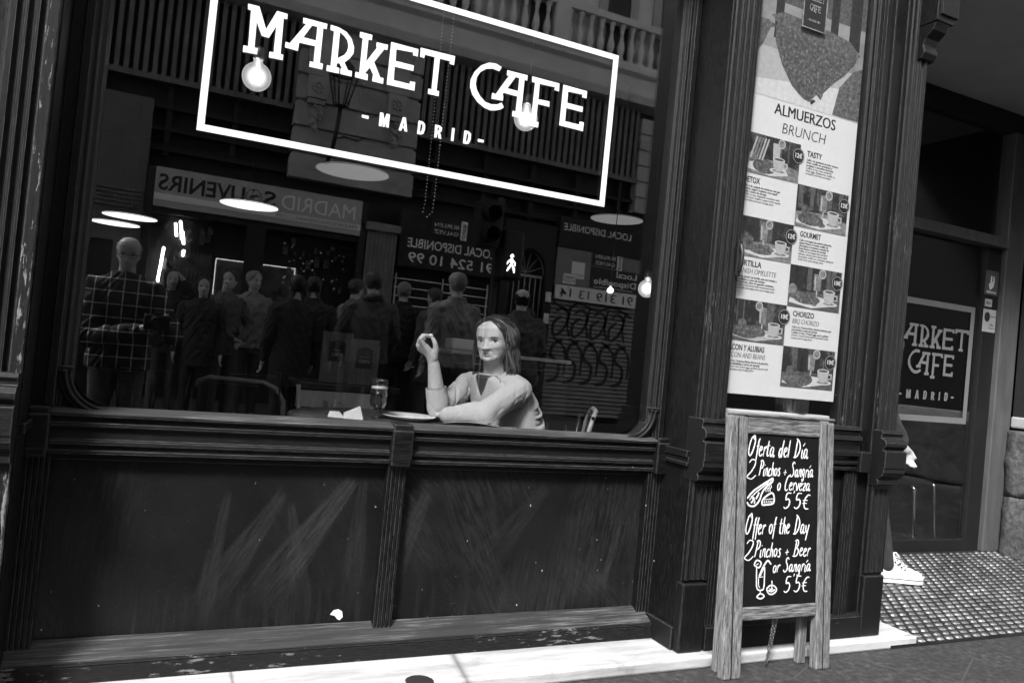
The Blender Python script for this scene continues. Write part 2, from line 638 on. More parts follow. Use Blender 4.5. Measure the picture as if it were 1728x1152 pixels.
def text_loops(txt, size, bold=0, width=1.0, align='LEFT', shear=0, space=1):
    """text in the built-in font as flat triangles (x, z) starting at the origin"""
    c = bpy.data.curves.new('t', 'FONT')
    c.body = txt; c.size = size; c.offset = bold*size; c.align_x = align; c.shear = shear; c.space_character = space
    c.resolution_u = 3
    o = bpy.data.objects.new('t', c)
    S.collection.objects.link(o)
    dg = bpy.context.evaluated_depsgraph_get()
    me = bpy.data.meshes.new_from_object(o.evaluated_get(dg))
    vs = [(v.co.x*width, v.co.y) for v in me.vertices]
    fs = [tuple(p.vertices) for p in me.polygons]
    bpy.data.objects.remove(o); bpy.data.curves.remove(c); bpy.data.meshes.remove(me)
    return vs, fs

def put_text(mb, txt, x, z, y, size, fit=None, flip=False, ang=0, **kw):
    """writes on an x-z wall that faces -y (flip: faces +y, so the words run towards -x)"""
    vs, fs = text_loops(txt, size, **kw)
    if not vs: return
    if fit:
        x0 = min(v[0] for v in vs); x1 = max(v[0] for v in vs)
        k = fit/max(x1-x0, 1e-6)
        vs = [((v[0]-x0)*k, v[1]) for v in vs]
    sg = -1 if flip else 1
    ca, sa = math.cos(ang), math.sin(ang)
    th = .0012*sg
    front = [(x+sg*(a*ca-b*sa), y, z+(a*sa+b*ca)) for a, b in vs]
    back = [(p[0], p[1]+th, p[2]) for p in front]
    n = len(front)
    edges = {}
    for f in fs:
        for i in range(len(f)):
            e = (f[i], f[(i+1) % len(f)])
            if (e[1], e[0]) in edges: del edges[(e[1], e[0])]
            else: edges[e] = 1
    mb.add(front+back, list(fs)+[tuple(n+i for i in f[::-1]) for f in fs]+[(a, n+a, n+b, b) for a, b in edges], False)

# ------------------------------------------------------------------ ground
MB().box(-9, 12, -3.6, .05, -.2, 0).build('sidewalk', 'granite', kind='structure')
MB().box(-40, 40, -6.4, -3.6, -.3, -.012).build('road', 'asphalt', kind='structure')
MB().box(-40, 40, -9.95, -6.4, -.3, 0).build('sidewalk', 'granite', kind='structure')
mb = MB().box(-3, 2.93, -.262, .04, .0, .042)
o = mb.build('marble_threshold', 'marble', bevel=.008, label='worn white marble threshold slab running along the foot of the dark shopfront', cat='threshold', origin=(0, -.1, 0))
mb = MB().lathe([(0, .0425), (.035, .0435), (.04, .0425), (.043, .0422)], (.80, -.245, 0), 20)
mb.build('metal_floor_stud', 'steel', label='small round dark metal stud set in the white marble slab', cat='stud', origin=(.80, -.245, .04))

# ------------------------------------------------------------------ wooden shopfront
YB = -.2
def ell0(cx, cz, a, b, n=12):
    return [(cx+a*math.cos(2*PI*i/n), cz+b*math.sin(2*PI*i/n)) for i in range(n)]
shop = empty('wooden_shopfront', (.7, -.1, .04), 'dark painted carved wooden cafe shopfront with a big window and fluted pilasters', 'shopfront')

def fluted(x0, x1, y, n=3, d=.011):
    """plan of a fluted pilaster face: closed profile in x, y"""
    pts = [(x0, y+.06), (x0, y+.004), (x0+.004, y)]
    wd = x1-x0
    m = .014
    step = (wd-2*m)/n
    for i in range(n):
        a = x0+m+i*step+.003
        b = x0+m+(i+1)*step-.003
        for k in range(7):
            t = PI*k/6
            pts.append(((a+b)/2-(b-a)/2*math.cos(t), y+d*math.sin(t)))
    pts += [(x1-.004, y), (x1, y+.004), (x1, y+.06)]
    return pts

CORB = [(.05, .868), (-.03, .868), (-.036, .858), (-.03, .846), (-.03, .838), (-.044, .834), (-.054, .822), (-.054, .808), (-.044, .797), (-.040, .792),
        (-.056, .789), (-.056, .722), (-.052, .718), (-.053, .705), (-.046, .690), (-.034, .680), (-.024, .674), (-.030, .668), (-.030, .654), (-.02, .648), (.05, .648)]

def pilaster(x0, x1, top=2.75, plinth=.285):
    p = MB()
    p.box(x0, x1, YB, .05, .042, top)
    p = p.build('pilaster', 'paint_v', shop, .003)
    f = MB().extr(fluted(x0+.004, x1-.004, YB-.016), 'z', .868, top-.02)
    f.extr(fluted(x0+.006, x1-.006, YB-.014), 'z', plinth+.01, .632)
    f.box(x0+.004, x1-.004, YB-.016, YB+.02, .632, .66)
    f.build('fluting', 'flute_worn', p)
    c = MB().extr([(YB-.012+a, b) for a, b in CORB], 'x', x0-.002, x1+.002)
    c.build('corbel', 'worn_h', p, .002)
    MB().box(x0-.006, x1-.012, YB-.024, YB+.02, .043, plinth).build('plinth', 'worn_v', p, .006)
    return p
pilaster(-.395, -.287)
pilaster(1.757, 1.868)
p3 = pilaster(2.648, 2.765)
# bracket at the head of the door-side pilaster
b = MB()
b.box(2.70, 2.80, YB-.09, YB+.03, 2.52, 2.66)
b.box(2.715, 2.812, YB-.1, YB+.03, 2.545, 2.635)
b.extr([(YB+.03, 2.52), (YB-.085, 2.52), (YB-.07, 2.49), (YB-.04, 2.465), (YB-.03, 2.44), (YB-.04, 2.41), (YB-.025, 2.385), (YB+.03, 2.38)], 'x', 2.705, 2.785)
b.build('bracket', 'paint_v', p3, .004)
# beads beside the pilasters
for x0, x1, y in ((1.872, 1.885, YB-.004), (2.566, 2.575, YB-.006), (2.582, 2.634, YB+.004), (2.638, 2.646, YB-.004), (-.312, -.2855, YB-.019)):
    MB().box(x0, x1, y, .05, .05, 2.75).build('bead', 'edge_worn' if x0 < 0 else 'worn_v' if x0 != 2.582 else 'paint_v', shop, .003)

# returns of the recessed window
rl = MB().box(-.30, -.281, -.19, .05, .042, 2.75).build('return_panel', 'paint_v', shop)
MB().box(-.281, -.268, -.185, -.02, .715, .742).build('band', 'paint_h', rl, .003)
rr = MB().box(1.760, 1.775, -.19, .05, .042, 2.75).build('return_panel', 'paint_v', shop)
mb = MB()
for z0, z1, q in ((.725, .748, .020), (.705, .725, .012), (.693, .705, .017)):
    mb.box(1.76-q, 1.76, -.19, -.03, z0, z1)
mb.build('band', 'paint_h', rr, .002)
MB().box(1.742, 1.76, -.19, -.03, .043, .125).build('skirting', 'worn_h', rr, .004)

# main window: frame, pane, lettering
LP = [(-.28, .045), (-.28, -.022), (-.252, -.022), (-.248, -.036), (-.228, -.036), (-.224, -.022), (-.212, -.022), (-.207, -.012), (-.196, -.008), (-.19, .0), (-.19, .045)]
win = MB().extr(LP, 'z', .765, 2.75)
win.extr([(1.495-x, y) for x, y in LP][::-1], 'z', .765, 2.75)
win.box(-.28, 1.775, -.022, .045, 2.62, 2.75)
for cx, sg in ((-.098, 1), (1.593, -1)):
    cz = .868
    arc = [(cx-sg*.103*math.cos(R(a)), cz-.103*math.sin(R(a))) for a in range(0, 91, 9)]
    fill = arc+[(cx-sg*.105, cz-.105)]
    win.extr(fill if sg > 0 else fill[::-1], 'y', -.012, .04)
    for rr_, wd, yy in ((.100, .006, -.024), (.111, .007, -.03), (.123, .006, -.024)):
        win.tube([(cx-sg*rr_*math.cos(R(a)), yy, cz-rr_*math.sin(R(a))) for a in range(-2, 93, 5)], wd, 8)
    win.box(min(cx-sg*.13, cx-sg*.093), max(cx-sg*.13, cx-sg*.093), -.036, .0, cz, cz+.012)
wf = win.build('window_frame', 'worn_v', shop, .002)
pane = MB().box(-.20, 1.70, .014, .022, .74, 2.68).build('window_pane', 'window_glass', shop)

LET = {'M1':[(154,1981),(186,1981),(211,1920),(237,1982),(268,1981),(268,1965),(258,1965),(259,1857),(267,1857),(267,1840),(227,1839),(227,1856),(239,1857),(239,1936),(221,1896),(201,1897),(183,1934),(184,1858),(193,1857),(193,1839),(153,1837),(153,1856),(166,1857),(164,1963),(155,1965)],'A1':[(314,1983),(387,1983),(386,1966),(376,1967),(376,1860),(386,1858),(385,1841),(346,1840),(346,1857),(357,1857),(357,1906),(311,1905),(308,1899),(309,1897),(308,1879),(270,1880),(270,1897),(282,1896),(324,1966),(315,1966)],'a1':[(342,1966),(358,1966),(358,1924),(320,1924)],'R1':[(397,1983),(422,1982),(447,1974),(465,1957),(475,1933),(475,1913),(464,1894),(450,1879),(463,1858),(476,1858),(476,1841),(441,1841),(440,1858),(444,1859),(435,1873),(427,1870),(427,1859),(436,1858),(437,1841),(398,1840),(398,1858),(409,1858),(409,1966),(398,1967)],'r1':[(427,1968),(441,1960),(452,1949),(457,1933),(455,1916),(447,1902),(428,1887)],'K1':[(489,1986),(528,1986),(528,1969),(517,1969),(517,1899),(546,1950),(544,1953),(544,1967),(581,1968),(580,1951),(570,1951),(542,1903),(566,1860),(577,1860),(577,1842),(542,1842),(542,1860),(544,1861),(530,1883),(517,1862),(526,1860),(527,1841),(487,1842),(487,1859),(499,1858),(499,1967),(489,1969)],'E1':[(590,1980),(681,1980),(681,1956),(665,1956),(665,1965),(609,1961),(610,1924),(671,1924),(671,1906),(609,1905),(610,1862),(663,1862),(664,1871),(681,1872),(681,1844),(589,1843)],'T1':[(688,1987),(807,1989),(806,1959),(792,1959),(790,1968),(756,1968),(755,1862),(764,1862),(764,1845),(727,1845),(727,1862),(738,1862),(738,1968),(704,1968),(703,1957),(689,1957)],'C2':[(976,1994),(955,2001),(929,1998),(902,1982),(881,1956),(869,1925),(870,1900),(880,1878),(900,1858),(926,1844),(950,1840),(968,1844),(986,1851),(998,1861),(988,1875),(972,1865),(951,1861),(929,1864),(908,1879),(894,1898),(888,1916),(890,1939),(901,1959),(921,1975),(944,1981),(969,1978)],'A2':[(998,1989),(1075,1990),(1075,1971),(1065,1972),(1064,1859),(1075,1858),(1075,1838),(1032,1838),(1032,1857),(1043,1857),(1044,1909),(992,1910),(988,1901),(992,1900),(992,1882),(950,1880),(951,1900),(964,1899),(1006,1972),(998,1971)],'a2':[(1031,1973),(1045,1973),(1045,1928),(1004,1928)],'F2':[(1093,1991),(1200,1991),(1201,1963),(1183,1964),(1184,1974),(1124,1972),(1124,1918),(1168,1920),(1169,1901),(1124,1901),(1123,1839),(1134,1839),(1133,1820),(1091,1820),(1091,1838),(1104,1838),(1106,1971),(1094,1971)],'E2':[(1216,1991),(1313,1990),(1313,1964),(1296,1964),(1296,1974),(1237,1971),(1238,1931),(1302,1931),(1302,1912),(1236,1912),(1236,1865),(1294,1865),(1295,1877),(1312,1877),(1311,1845),(1215,1846)],'m3':[(577,1751),(587,1751),(593,1732),(598,1751),(609,1751),(609,1708),(600,1708),(600,1728),(596,1708),(590,1707),(586,1728),(586,1707),(577,1707)],'a3':[(652,1752),(662,1752),(671,1708),(661,1708),(660,1716),(653,1716),(651,1707),(642,1707)],'_a3':[(656,1738),(659,1724),(654,1723)],'d3':[(705,1752),(719,1752),(728,1744),(729,1728),(725,1713),(719,1709),(704,1708)],'_d3':[(713,1744),(719,1742),(720,1732),(717,1718),(712,1717)],'r3':[(762,1751),(778,1751),(786,1746),(786,1736),(781,1728),(788,1709),(778,1709),(773,1724),(771,1724),(771,1710),(763,1709)],'_r3':[(771,1744),(776,1743),(777,1735),(771,1733)],'i3':[(821,1753),(830,1753),(830,1710),(821,1710)],'d4':[(865,1754),(880,1754),(889,1747),(890,1729),(885,1714),(879,1710),(864,1710)],'_d4':[(874,1746),(880,1743),(881,1733),(878,1719),(873,1719)],'h1':[(520,1731),(542,1731),(542,1721),(521,1722)],'h2':[(916,1736),(937,1736),(937,1727),(916,1726)]}
def lettering(mb, keys, y, dx=0, dz=0, sx=1, sz=1, ox=0, oz=0):
    for k in keys:
        if k in ('a1', 'a2', 'r1') or k.startswith('_'): continue
        loops = [LET[k]]
        h = {'A1': 'a1', 'A2': 'a2', 'R1': 'r1'}.get(k, '_'+k)
        if h in LET: loops.append(LET[h])
        loops = [[((p[0]/1000-ox)*sx+dx, (p[1]/1000-oz)*sz+dz) for p in l] for l in loops]
        mb.poly(loops, y, y+.0012)
BIG = ['M1', 'A1', 'R1', 'K1', 'E1', 'T1', 'C2', 'A2', 'F2', 'E2']
SMALL = ['m3', 'a3', 'd3', 'r3', 'i3', 'd4', 'h1', 'h2']
for k in BIG+SMALL:
    mb = MB()
    lettering(mb, [k], .0122)
    mb.build('letter', 'vinyl', pane)
mb = MB()
mb.poly([[(.050, 1.583), (1.428, 1.592), (1.430, 2.148), (.052, 2.148)], [(.070, 1.603), (1.407, 1.611), (1.409, 2.128), (.072, 2.128)]], .0122, .0134)
mb.build('border_line', 'vinyl', pane)

# sill moulding with blocks
SP = [(.04, .772), (-.045, .766), (-.056, .760), (-.056, .752), (-.040, .747), (-.036, .738), (-.046, .734), (-.046, .724), (-.032, .720), (-.032, .688), (-.042, .684), (-.042, .674), (-.028, .670), (-.028, .662), (-.038, .658), (-.038, .648), (-.01, .644), (.04, .644)]
MB().extr([(.013, .7735), (-.044, .7675), (-.0575, .7615), (-.0575, .757), (-.03, .758), (.013, .765)], 'x', -.230, 1.710).build('sill_ledge', 'dusty_ledge', shop, .001)
sill = MB().extr(SP, 'x', -.232, 1.712).build('window_sill', 'sill_worn', shop, .001)
for x0, x1 in ((-.281, -.231), (.704, .768), (1.711, 1.76)):
    mb = MB().box(x0, x1, -.060, .03, .640, .774)
    mb.box(x0-.002, x1+.002, -.063, .03, .660, .755)
    mb.build('sill_block', 'paint_h', sill, .005)
# lower panels and stiles
for x0, x1 in ((-.225, .708), (.762, 1.703)):
    MB().box(x0, x1, .004, .03, .11, .646).build('lower_panel', 'panel_paint', shop)
sp = MB()
sp.poly([[(.575, .165), (.585, .178), (.600, .180), (.612, .172), (.615, .155), (.606, .146), (.598, .150), (.590, .160)], ], .0025, .0038)
sp.build('paint_splash', 'white', shop, label='white splash near the bottom of the left panel')
def grooved(x0, x1, y):
    w_ = x1-x0
    p = [(x0, .03), (x0, y)]
    for a in (.14, .36, .58, .80):
        p += [(x0+w_*a, y), (x0+w_*a+.0, y+.006), (x0+w_*(a+.06), y+.006), (x0+w_*(a+.06), y)]
    return p+[(x1, y), (x1, .03)]
for x0, x1 in ((-.281, -.222), (.706, .765), (1.700, 1.760)):
    MB().extr(grooved(x0, x1, -.03), 'z', .108, .644).build('stile', 'paint_v', shop, .0015)
# top edge of panels, base board
MB().box(-.222, 1.70, -.012, .028, .628, .6435).build('top_bead', 'paint_h', shop, .003)
BP = [(.03, .138), (-.012, .134), (-.030, .124), (-.034, .116), (-.052, .110), (-.066, .100), (-.070, .090), (-.066, .084), (-.074, .043), (.03, .043)]
MB().extr([(.0, .1395), (-.0125, .1355), (-.0305, .1255), (-.0345, .1175), (-.0525, .1115), (-.0675, .1010), (-.0675, .097), (-.04, .10), (0, .12)], 'x', -.279, 1.740).build('base_ledge', 'dusty_ledge', shop)
MB().extr(BP, 'x', -.281, 1.742).build('base_board', 'base_worn', shop)

# menu bay beside the window
MB().box(1.872, 2.50, YB+.016, YB+.022, .84, 2.70).build('bay_pane', 'window_glass', shop)
bf = MB()
RP = [(2.455, YB+.05), (2.455, YB+.008), (2.462, YB+.002), (2.474, YB+.002), (2.478, YB-.008), (2.492, YB-.008), (2.497, YB+.004), (2.512, YB+.004), (2.516, YB-.010), (2.534, YB-.010), (2.538, YB), (2.566, YB), (2.566, YB+.05)]
bf.extr(RP, 'z', .86, 2.75)
bf.extr([(YB+.05, .878), (YB-.012, .872), (YB-.018, .860), (YB-.004, .852), (YB-.004, .838), (YB+.05, .838)], 'x', 1.868, 2.566)
bf.box(1.868, 1.884, YB-.002, YB+.05, .86, 2.75)
bf.box(1.868, 2.566, YB, YB+.05, 2.66, 2.75)
bf.build('bay_frame', 'worn_v', shop, .001)
bs = MB().extr([(YB+.05, .836), (YB-.020, .836), (YB-.024, .822), (YB-.008, .816), (YB-.008, .780), (YB-.036, .776), (YB-.036, .762), (YB-.016, .756), (YB-.016, .742), (YB-.030, .738), (YB-.030, .728), (YB-.016, .722), (YB-.024, .714), (YB-.024, .704), (YB+.05, .70)], 'x', 1.868, 2.566)
bs = bs.build('bay_sill', 'paint_h', shop)
MB().box(2.542, 2.60, YB-.044, YB+.02, .698, .78).build('sill_block', 'paint_h', bs, .005)
MB().box(1.86, 1.90, YB-.044, YB+.02, .698, .80).build('sill_block', 'paint_h', bs, .005)
MB().box(1.93, 2.50, YB+.008, YB+.03, .12, .702).build('lower_panel', 'panel_paint', shop)
for x0, x1 in ((1.868, 1.932), (2.498, 2.566)):
    MB().extr([(a, b+YB+.0) for a, b in grooved(x0, x1, -.012)], 'z', .13, .70).build('stile', 'paint_v', shop, .0015)
MB().extr([(YB+.03, .140), (YB-.008, .136), (YB-.022, .124), (YB-.022, .043), (YB+.03, .043)], 'x', 1.868, 2.648).build('base_board', 'worn_h', shop)
MB().box(1.888, 2.452, YB+.045, YB+.16, .86, .905).build('window_ledge', 'white', shop, .004)
h = MB().tube([(1.872, YB-.02, 1.50), (1.872, YB-.032, 1.47), (1.872, YB-.032, 1.43), (1.872, YB-.02, 1.40)], .008, 8)
h.box(1.862, 1.882, YB-.02, YB-.01, 1.385, 1.515)
h.build('door_pull', 'black', shop, .003)
# fascia over everything
MB().box(-3, 2.83, -.26, .05, 2.75, 3.5).build('fascia', 'paint_h', shop, .004)
MB().box(-3, -.395, YB, .05, .042, 2.75).build('side_panel', 'paint_v', shop)
MB().box(2.70, 2.765, YB+.05, .72, .0, 2.76).build('side_panel', 'paint_v', shop)

# ------------------------------------------------------------------ cafe building and room inside
cafe = empty('cafe_building', (1, .5, 3.5), 'stone upper front of the old cafe building above the wooden shopfront', 'building')
MB().box(-10, 10, -.2, .1, 3.5, 8.5).build('wall', 'facade_stone', cafe)
MB().box(-10, -3, -.2, .1, 0, 3.5).build('wall', 'facade_stone', cafe)
MB().box(5.4, 10, -.2, .1, 0, 3.5).build('wall', 'facade_dark', cafe)
MB().box(-10, 10, .1, 7, 8.3, 8.5).build('roof', 'facade_dark', cafe)
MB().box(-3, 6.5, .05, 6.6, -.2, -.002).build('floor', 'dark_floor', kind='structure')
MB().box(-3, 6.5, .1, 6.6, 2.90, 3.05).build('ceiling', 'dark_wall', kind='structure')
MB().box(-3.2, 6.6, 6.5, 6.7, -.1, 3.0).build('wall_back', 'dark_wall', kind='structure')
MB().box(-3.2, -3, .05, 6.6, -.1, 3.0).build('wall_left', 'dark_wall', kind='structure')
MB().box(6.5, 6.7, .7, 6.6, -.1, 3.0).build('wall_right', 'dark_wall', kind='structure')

# ------------------------------------------------------------------ door recess
DY = .7
door = empty('glass_entrance_door', (3.7, DY, .1), 'dark glass cafe door with white framed lettering and small stickers', 'door')
MB().box(2.80, 4.66, DY+.02, DY+.028, .13, 1.99).build('door_pane', 'door_glass', door)
fr = MB()
fr.box(2.766, 2.86, DY, DY+.05, .1, 2.0); fr.box(4.60, 4.728, DY, DY+.05, .1, 2.0); fr.box(2.86, 4.60, DY, DY+.05, .1, .17)
fr.build('door_frame', 'black', door, .003)
tb = MB().box(2.766, 4.73, DY-.03, DY+.05, 1.985, 2.045); tb.box(2.766, 4.73, DY-.045, DY+.04, 1.975, 1.99)
tb.build('transom_bar', 'jamb', door, .004)
MB().box(2.766, 4.73, DY+.02, DY+.028, 2.045, 2.72).build('transom_pane', 'door_glass', door)
MB().box(2.766, 4.95, DY-.02, DY+.06, 2.71, 2.83).build('lintel', 'dark_wall', door, .005)
MB().box(4.73, 4.90, DY-.03, DY+.06, .1, 2.71).build('jamb', 'jamb', door, .006)
dl = MB()
dl.poly([[(3.55, .868), (4.545, .873), (4.545, 1.592), (3.55, 1.588)], [(3.585, .903), (4.51, .908), (4.51, 1.557), (3.585, 1.553)]], DY+.0178, DY+.019)
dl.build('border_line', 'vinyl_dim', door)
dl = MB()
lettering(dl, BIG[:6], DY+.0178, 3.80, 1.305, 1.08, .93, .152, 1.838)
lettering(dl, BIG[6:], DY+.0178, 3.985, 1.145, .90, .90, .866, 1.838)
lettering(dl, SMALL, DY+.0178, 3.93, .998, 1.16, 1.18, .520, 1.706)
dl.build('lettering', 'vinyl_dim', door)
plain('sticker_grey', .10, .5, .1)
plain('sticker_pale', .34, .5, .1)
st = MB().box(4.588, 4.712, DY-.0015, DY-.0003, 1.682, 1.832)
st.cur = 1
st.poly([[(4.63, 1.72), (4.645, 1.715), (4.668, 1.735), (4.676, 1.77), (4.668, 1.80), (4.66, 1.795), (4.662, 1.765), (4.652, 1.76), (4.648, 1.80), (4.638, 1.80), (4.636, 1.755), (4.622, 1.75)]], DY-.0027, DY-.0017)
put_text(st, 'deliveroo', 4.606, 1.693, DY-.002, .024, bold=.01)
st.build('sticker', ['sticker_grey', 'white'], door, label='dark sticker with a small white hand shape')
st = MB().box(4.602, 4.668, DY-.0015, DY-.0003, 1.608, 1.655)
st.cur = 1
put_text(st, 'Sitio', 4.612, 1.624, DY-.002, .024, bold=.01)
st.build('sticker', ['sticker_pale', 'ink'], door, label='tiny pale sticker between two bigger ones')
st = MB().box(4.594, 4.716, DY-.0015, DY-.0003, 1.452, 1.592)
st.cur = 1
st.poly([[(4.632+.026*math.cos(a*PI/10), 1.545+.030*math.sin(a*PI/10)) for a in range(20)]], DY-.0027, DY-.0017)
put_text(st, 'Gurmet', 4.664, 1.545, DY-.002, .016)
put_text(st, 'Visa', 4.66, 1.490, DY-.002, .022, bold=.01)
put_text(st, 'Madrid', 4.65, 1.472, DY-.002, .018)
st.build('sticker', ['sticker_pale', 'ink'], door, label='pale square sticker with a dark round mark')

# recess: soffit, left wall, stone pier on the right
MB().box(2.765, 5.6, YB, .76, 2.83, 2.95).build('ceiling', 'soffit', kind='structure')
pier = empty('stone_pier', (4.95, .2, 0), 'rough weathered stone pier beside the cafe door at the far right', 'pier')
rb = MB()
rnd = random.Random(3)
def rough_block(mb, x0, x1, y0, y1, z0, z1, amp, nx=2, ny=14, nz=14):
    """stone block whose faces are uneven"""
    bm = bmesh.new()
    bmesh.ops.create_cube(bm, size=1)
    bmesh.ops.subdivide_edges(bm, edges=bm.edges[:], cuts=13, use_grid_fill=True)
    for v in bm.verts:
        p = Vector((x0+(v.co.x+.5)*(x1-x0), y0+(v.co.y+.5)*(y1-y0), z0+(v.co.z+.5)*(z1-z0)))
        q = noise.noise_vector(p*6)*amp+noise.noise_vector(p*17)*amp*.5
        v.co = p+q
    bm.verts.ensure_lookup_table()
    mb.add([v.co for v in bm.verts], [[v.index for v in f.verts] for f in bm.faces], True)
    bm.free()
rough_block(rb, 4.86, 5.25, -.12, .655, -.02, .45, .014)
rough_block(rb, 4.865, 5.25, -.14, .655, .455, .86, .014)
rb.build('stone_base', 'rough_stone', pier)
MB().box(4.88, 5.3, -.15, .66, .875, .945).build('ledge', 'facade_stone', pier, .01)
MB().box(4.90, 5.4, -.2, .66, .94, 2.83).build('upper_panel', 'dark_wall', pier)

# tread plate ramp
z_at = lambda y: .014+(y+.262)/(DY+.262)*.088
def tread():
    t = MB()
    x0, x1 = 2.775, 4.87
    t.extr([(-.262, .002), (-.262, .014), (DY, .102), (DY, .0)], 'x', x0, x1)
    t.cur = 1
    row, y = 0, -.245
    while y < DY-.02:
        x = x0+.025+(.029 if row % 2 else 0)
        while x < x1-.03:
            z = z_at(y)
            a, b, h = rnd.uniform(.021, .026), rnd.uniform(.0105, .0135), rnd.uniform(.0035, .0062)
            vs = [(x-a, y-b*.3, z-.001), (x-a*.5, y-b, z-.001), (x+a*.6, y-b, z-.001), (x+a, y+b*.3, z+.001), (x+a*.5, y+b, z+.001), (x-a*.6, y+b, z+.001)]
            vs += [(x-a*.7, y-b*.2, z+h), (x-a*.35, y-b*.65, z+h), (x+a*.4, y-b*.65, z+h), (x+a*.7, y+b*.2, z+h+.001), (x+a*.35, y+b*.65, z+h+.001), (x-a*.4, y+b*.65, z+h+.001)]
            t.add(vs, [(i, (i+1) % 6, 6+(i+1) % 6, 6+i) for i in range(6)]+[(6, 7, 8, 9, 10, 11)], False)
            x += .058
        y += .0375; row += 1
    return t
plain('plate', .03, .55, .6, 12, metal=.5)
plain('plate_bump', .28, .40, .75, 9, metal=.8)
tread().build('tread_plate_ramp', ['plate', 'plate_bump'], label='worn metal tread plate ramp rising to the cafe door', cat='ramp', origin=(3.8, .2, .05))

# ------------------------------------------------------------------ menu poster behind the bay pane
PY = YB+.030
poster = empty('menu_poster', (2.17, PY, 1.0), 'tall white brunch menu poster with food photos behind the narrow bay window', 'poster')
x0p, x1p = 1.892, 2.446
MB().box(x0p, x1p, PY, PY+.003, .963, 2.62).build('sheet', 'paper', poster)
for nm, v in (('ph_dark', .03), ('ph_mid', .12), ('ph_grey', .26), ('ph_light', .55), ('ph_white', .78)):
    plain(nm, v, .6, .55 if v < .3 else .12, 60)
def printed(name, stops, sc):
    t = NT(name)
    n = t.noise(sc, t.coord(), 5, .72)
    t.base(t.ramp(n, stops)); t.rough(.5)
    M[name] = t.m
printed('ph_food', [(.30, .03), (.46, .09), (.58, .18), (.66, .34), (.74, .6)], 75)
printed('ph_crust', [(.32, .05), (.5, .14), (.62, .24), (.74, .42)], 60)
printed('ph_back', [(.38, .008), (.52, .03), (.60, .12), (.70, .30)], 16)
printed('ph_reflect_veil', [(.35, .28), (.55, .42), (.7, .55)], 7)
PH = ['ph_dark', 'ph_mid', 'ph_grey', 'ph_light', 'ph_white', 'ph_food', 'ph_crust', 'ph_back', 'ph_reflect_veil']
def ell(cx, cz, a, b, n=22, a0=0, a1=360):
    return [(cx+a*math.cos(R(a0+(a1-a0)*i/n)), cz+b*math.sin(R(a0+(a1-a0)*i/n))) for i in range(n)]
class Flat(MB):
    """a printed picture: layers of flat ink a fraction of a millimetre apart"""
    def __init__(s, y):
        super().__init__(); s.y = y; s.k = 0
    def lay(s, pts, m):
        s.k += 1
        s.cur = m
        y = s.y-.00008*s.k
        return s.poly([pts], y, y+.00006)
    def rect(s, x0, x1, z0, z1, m):
        return s.lay([(x0, z0), (x1, z0), (x1, z1), (x0, z1)], m)
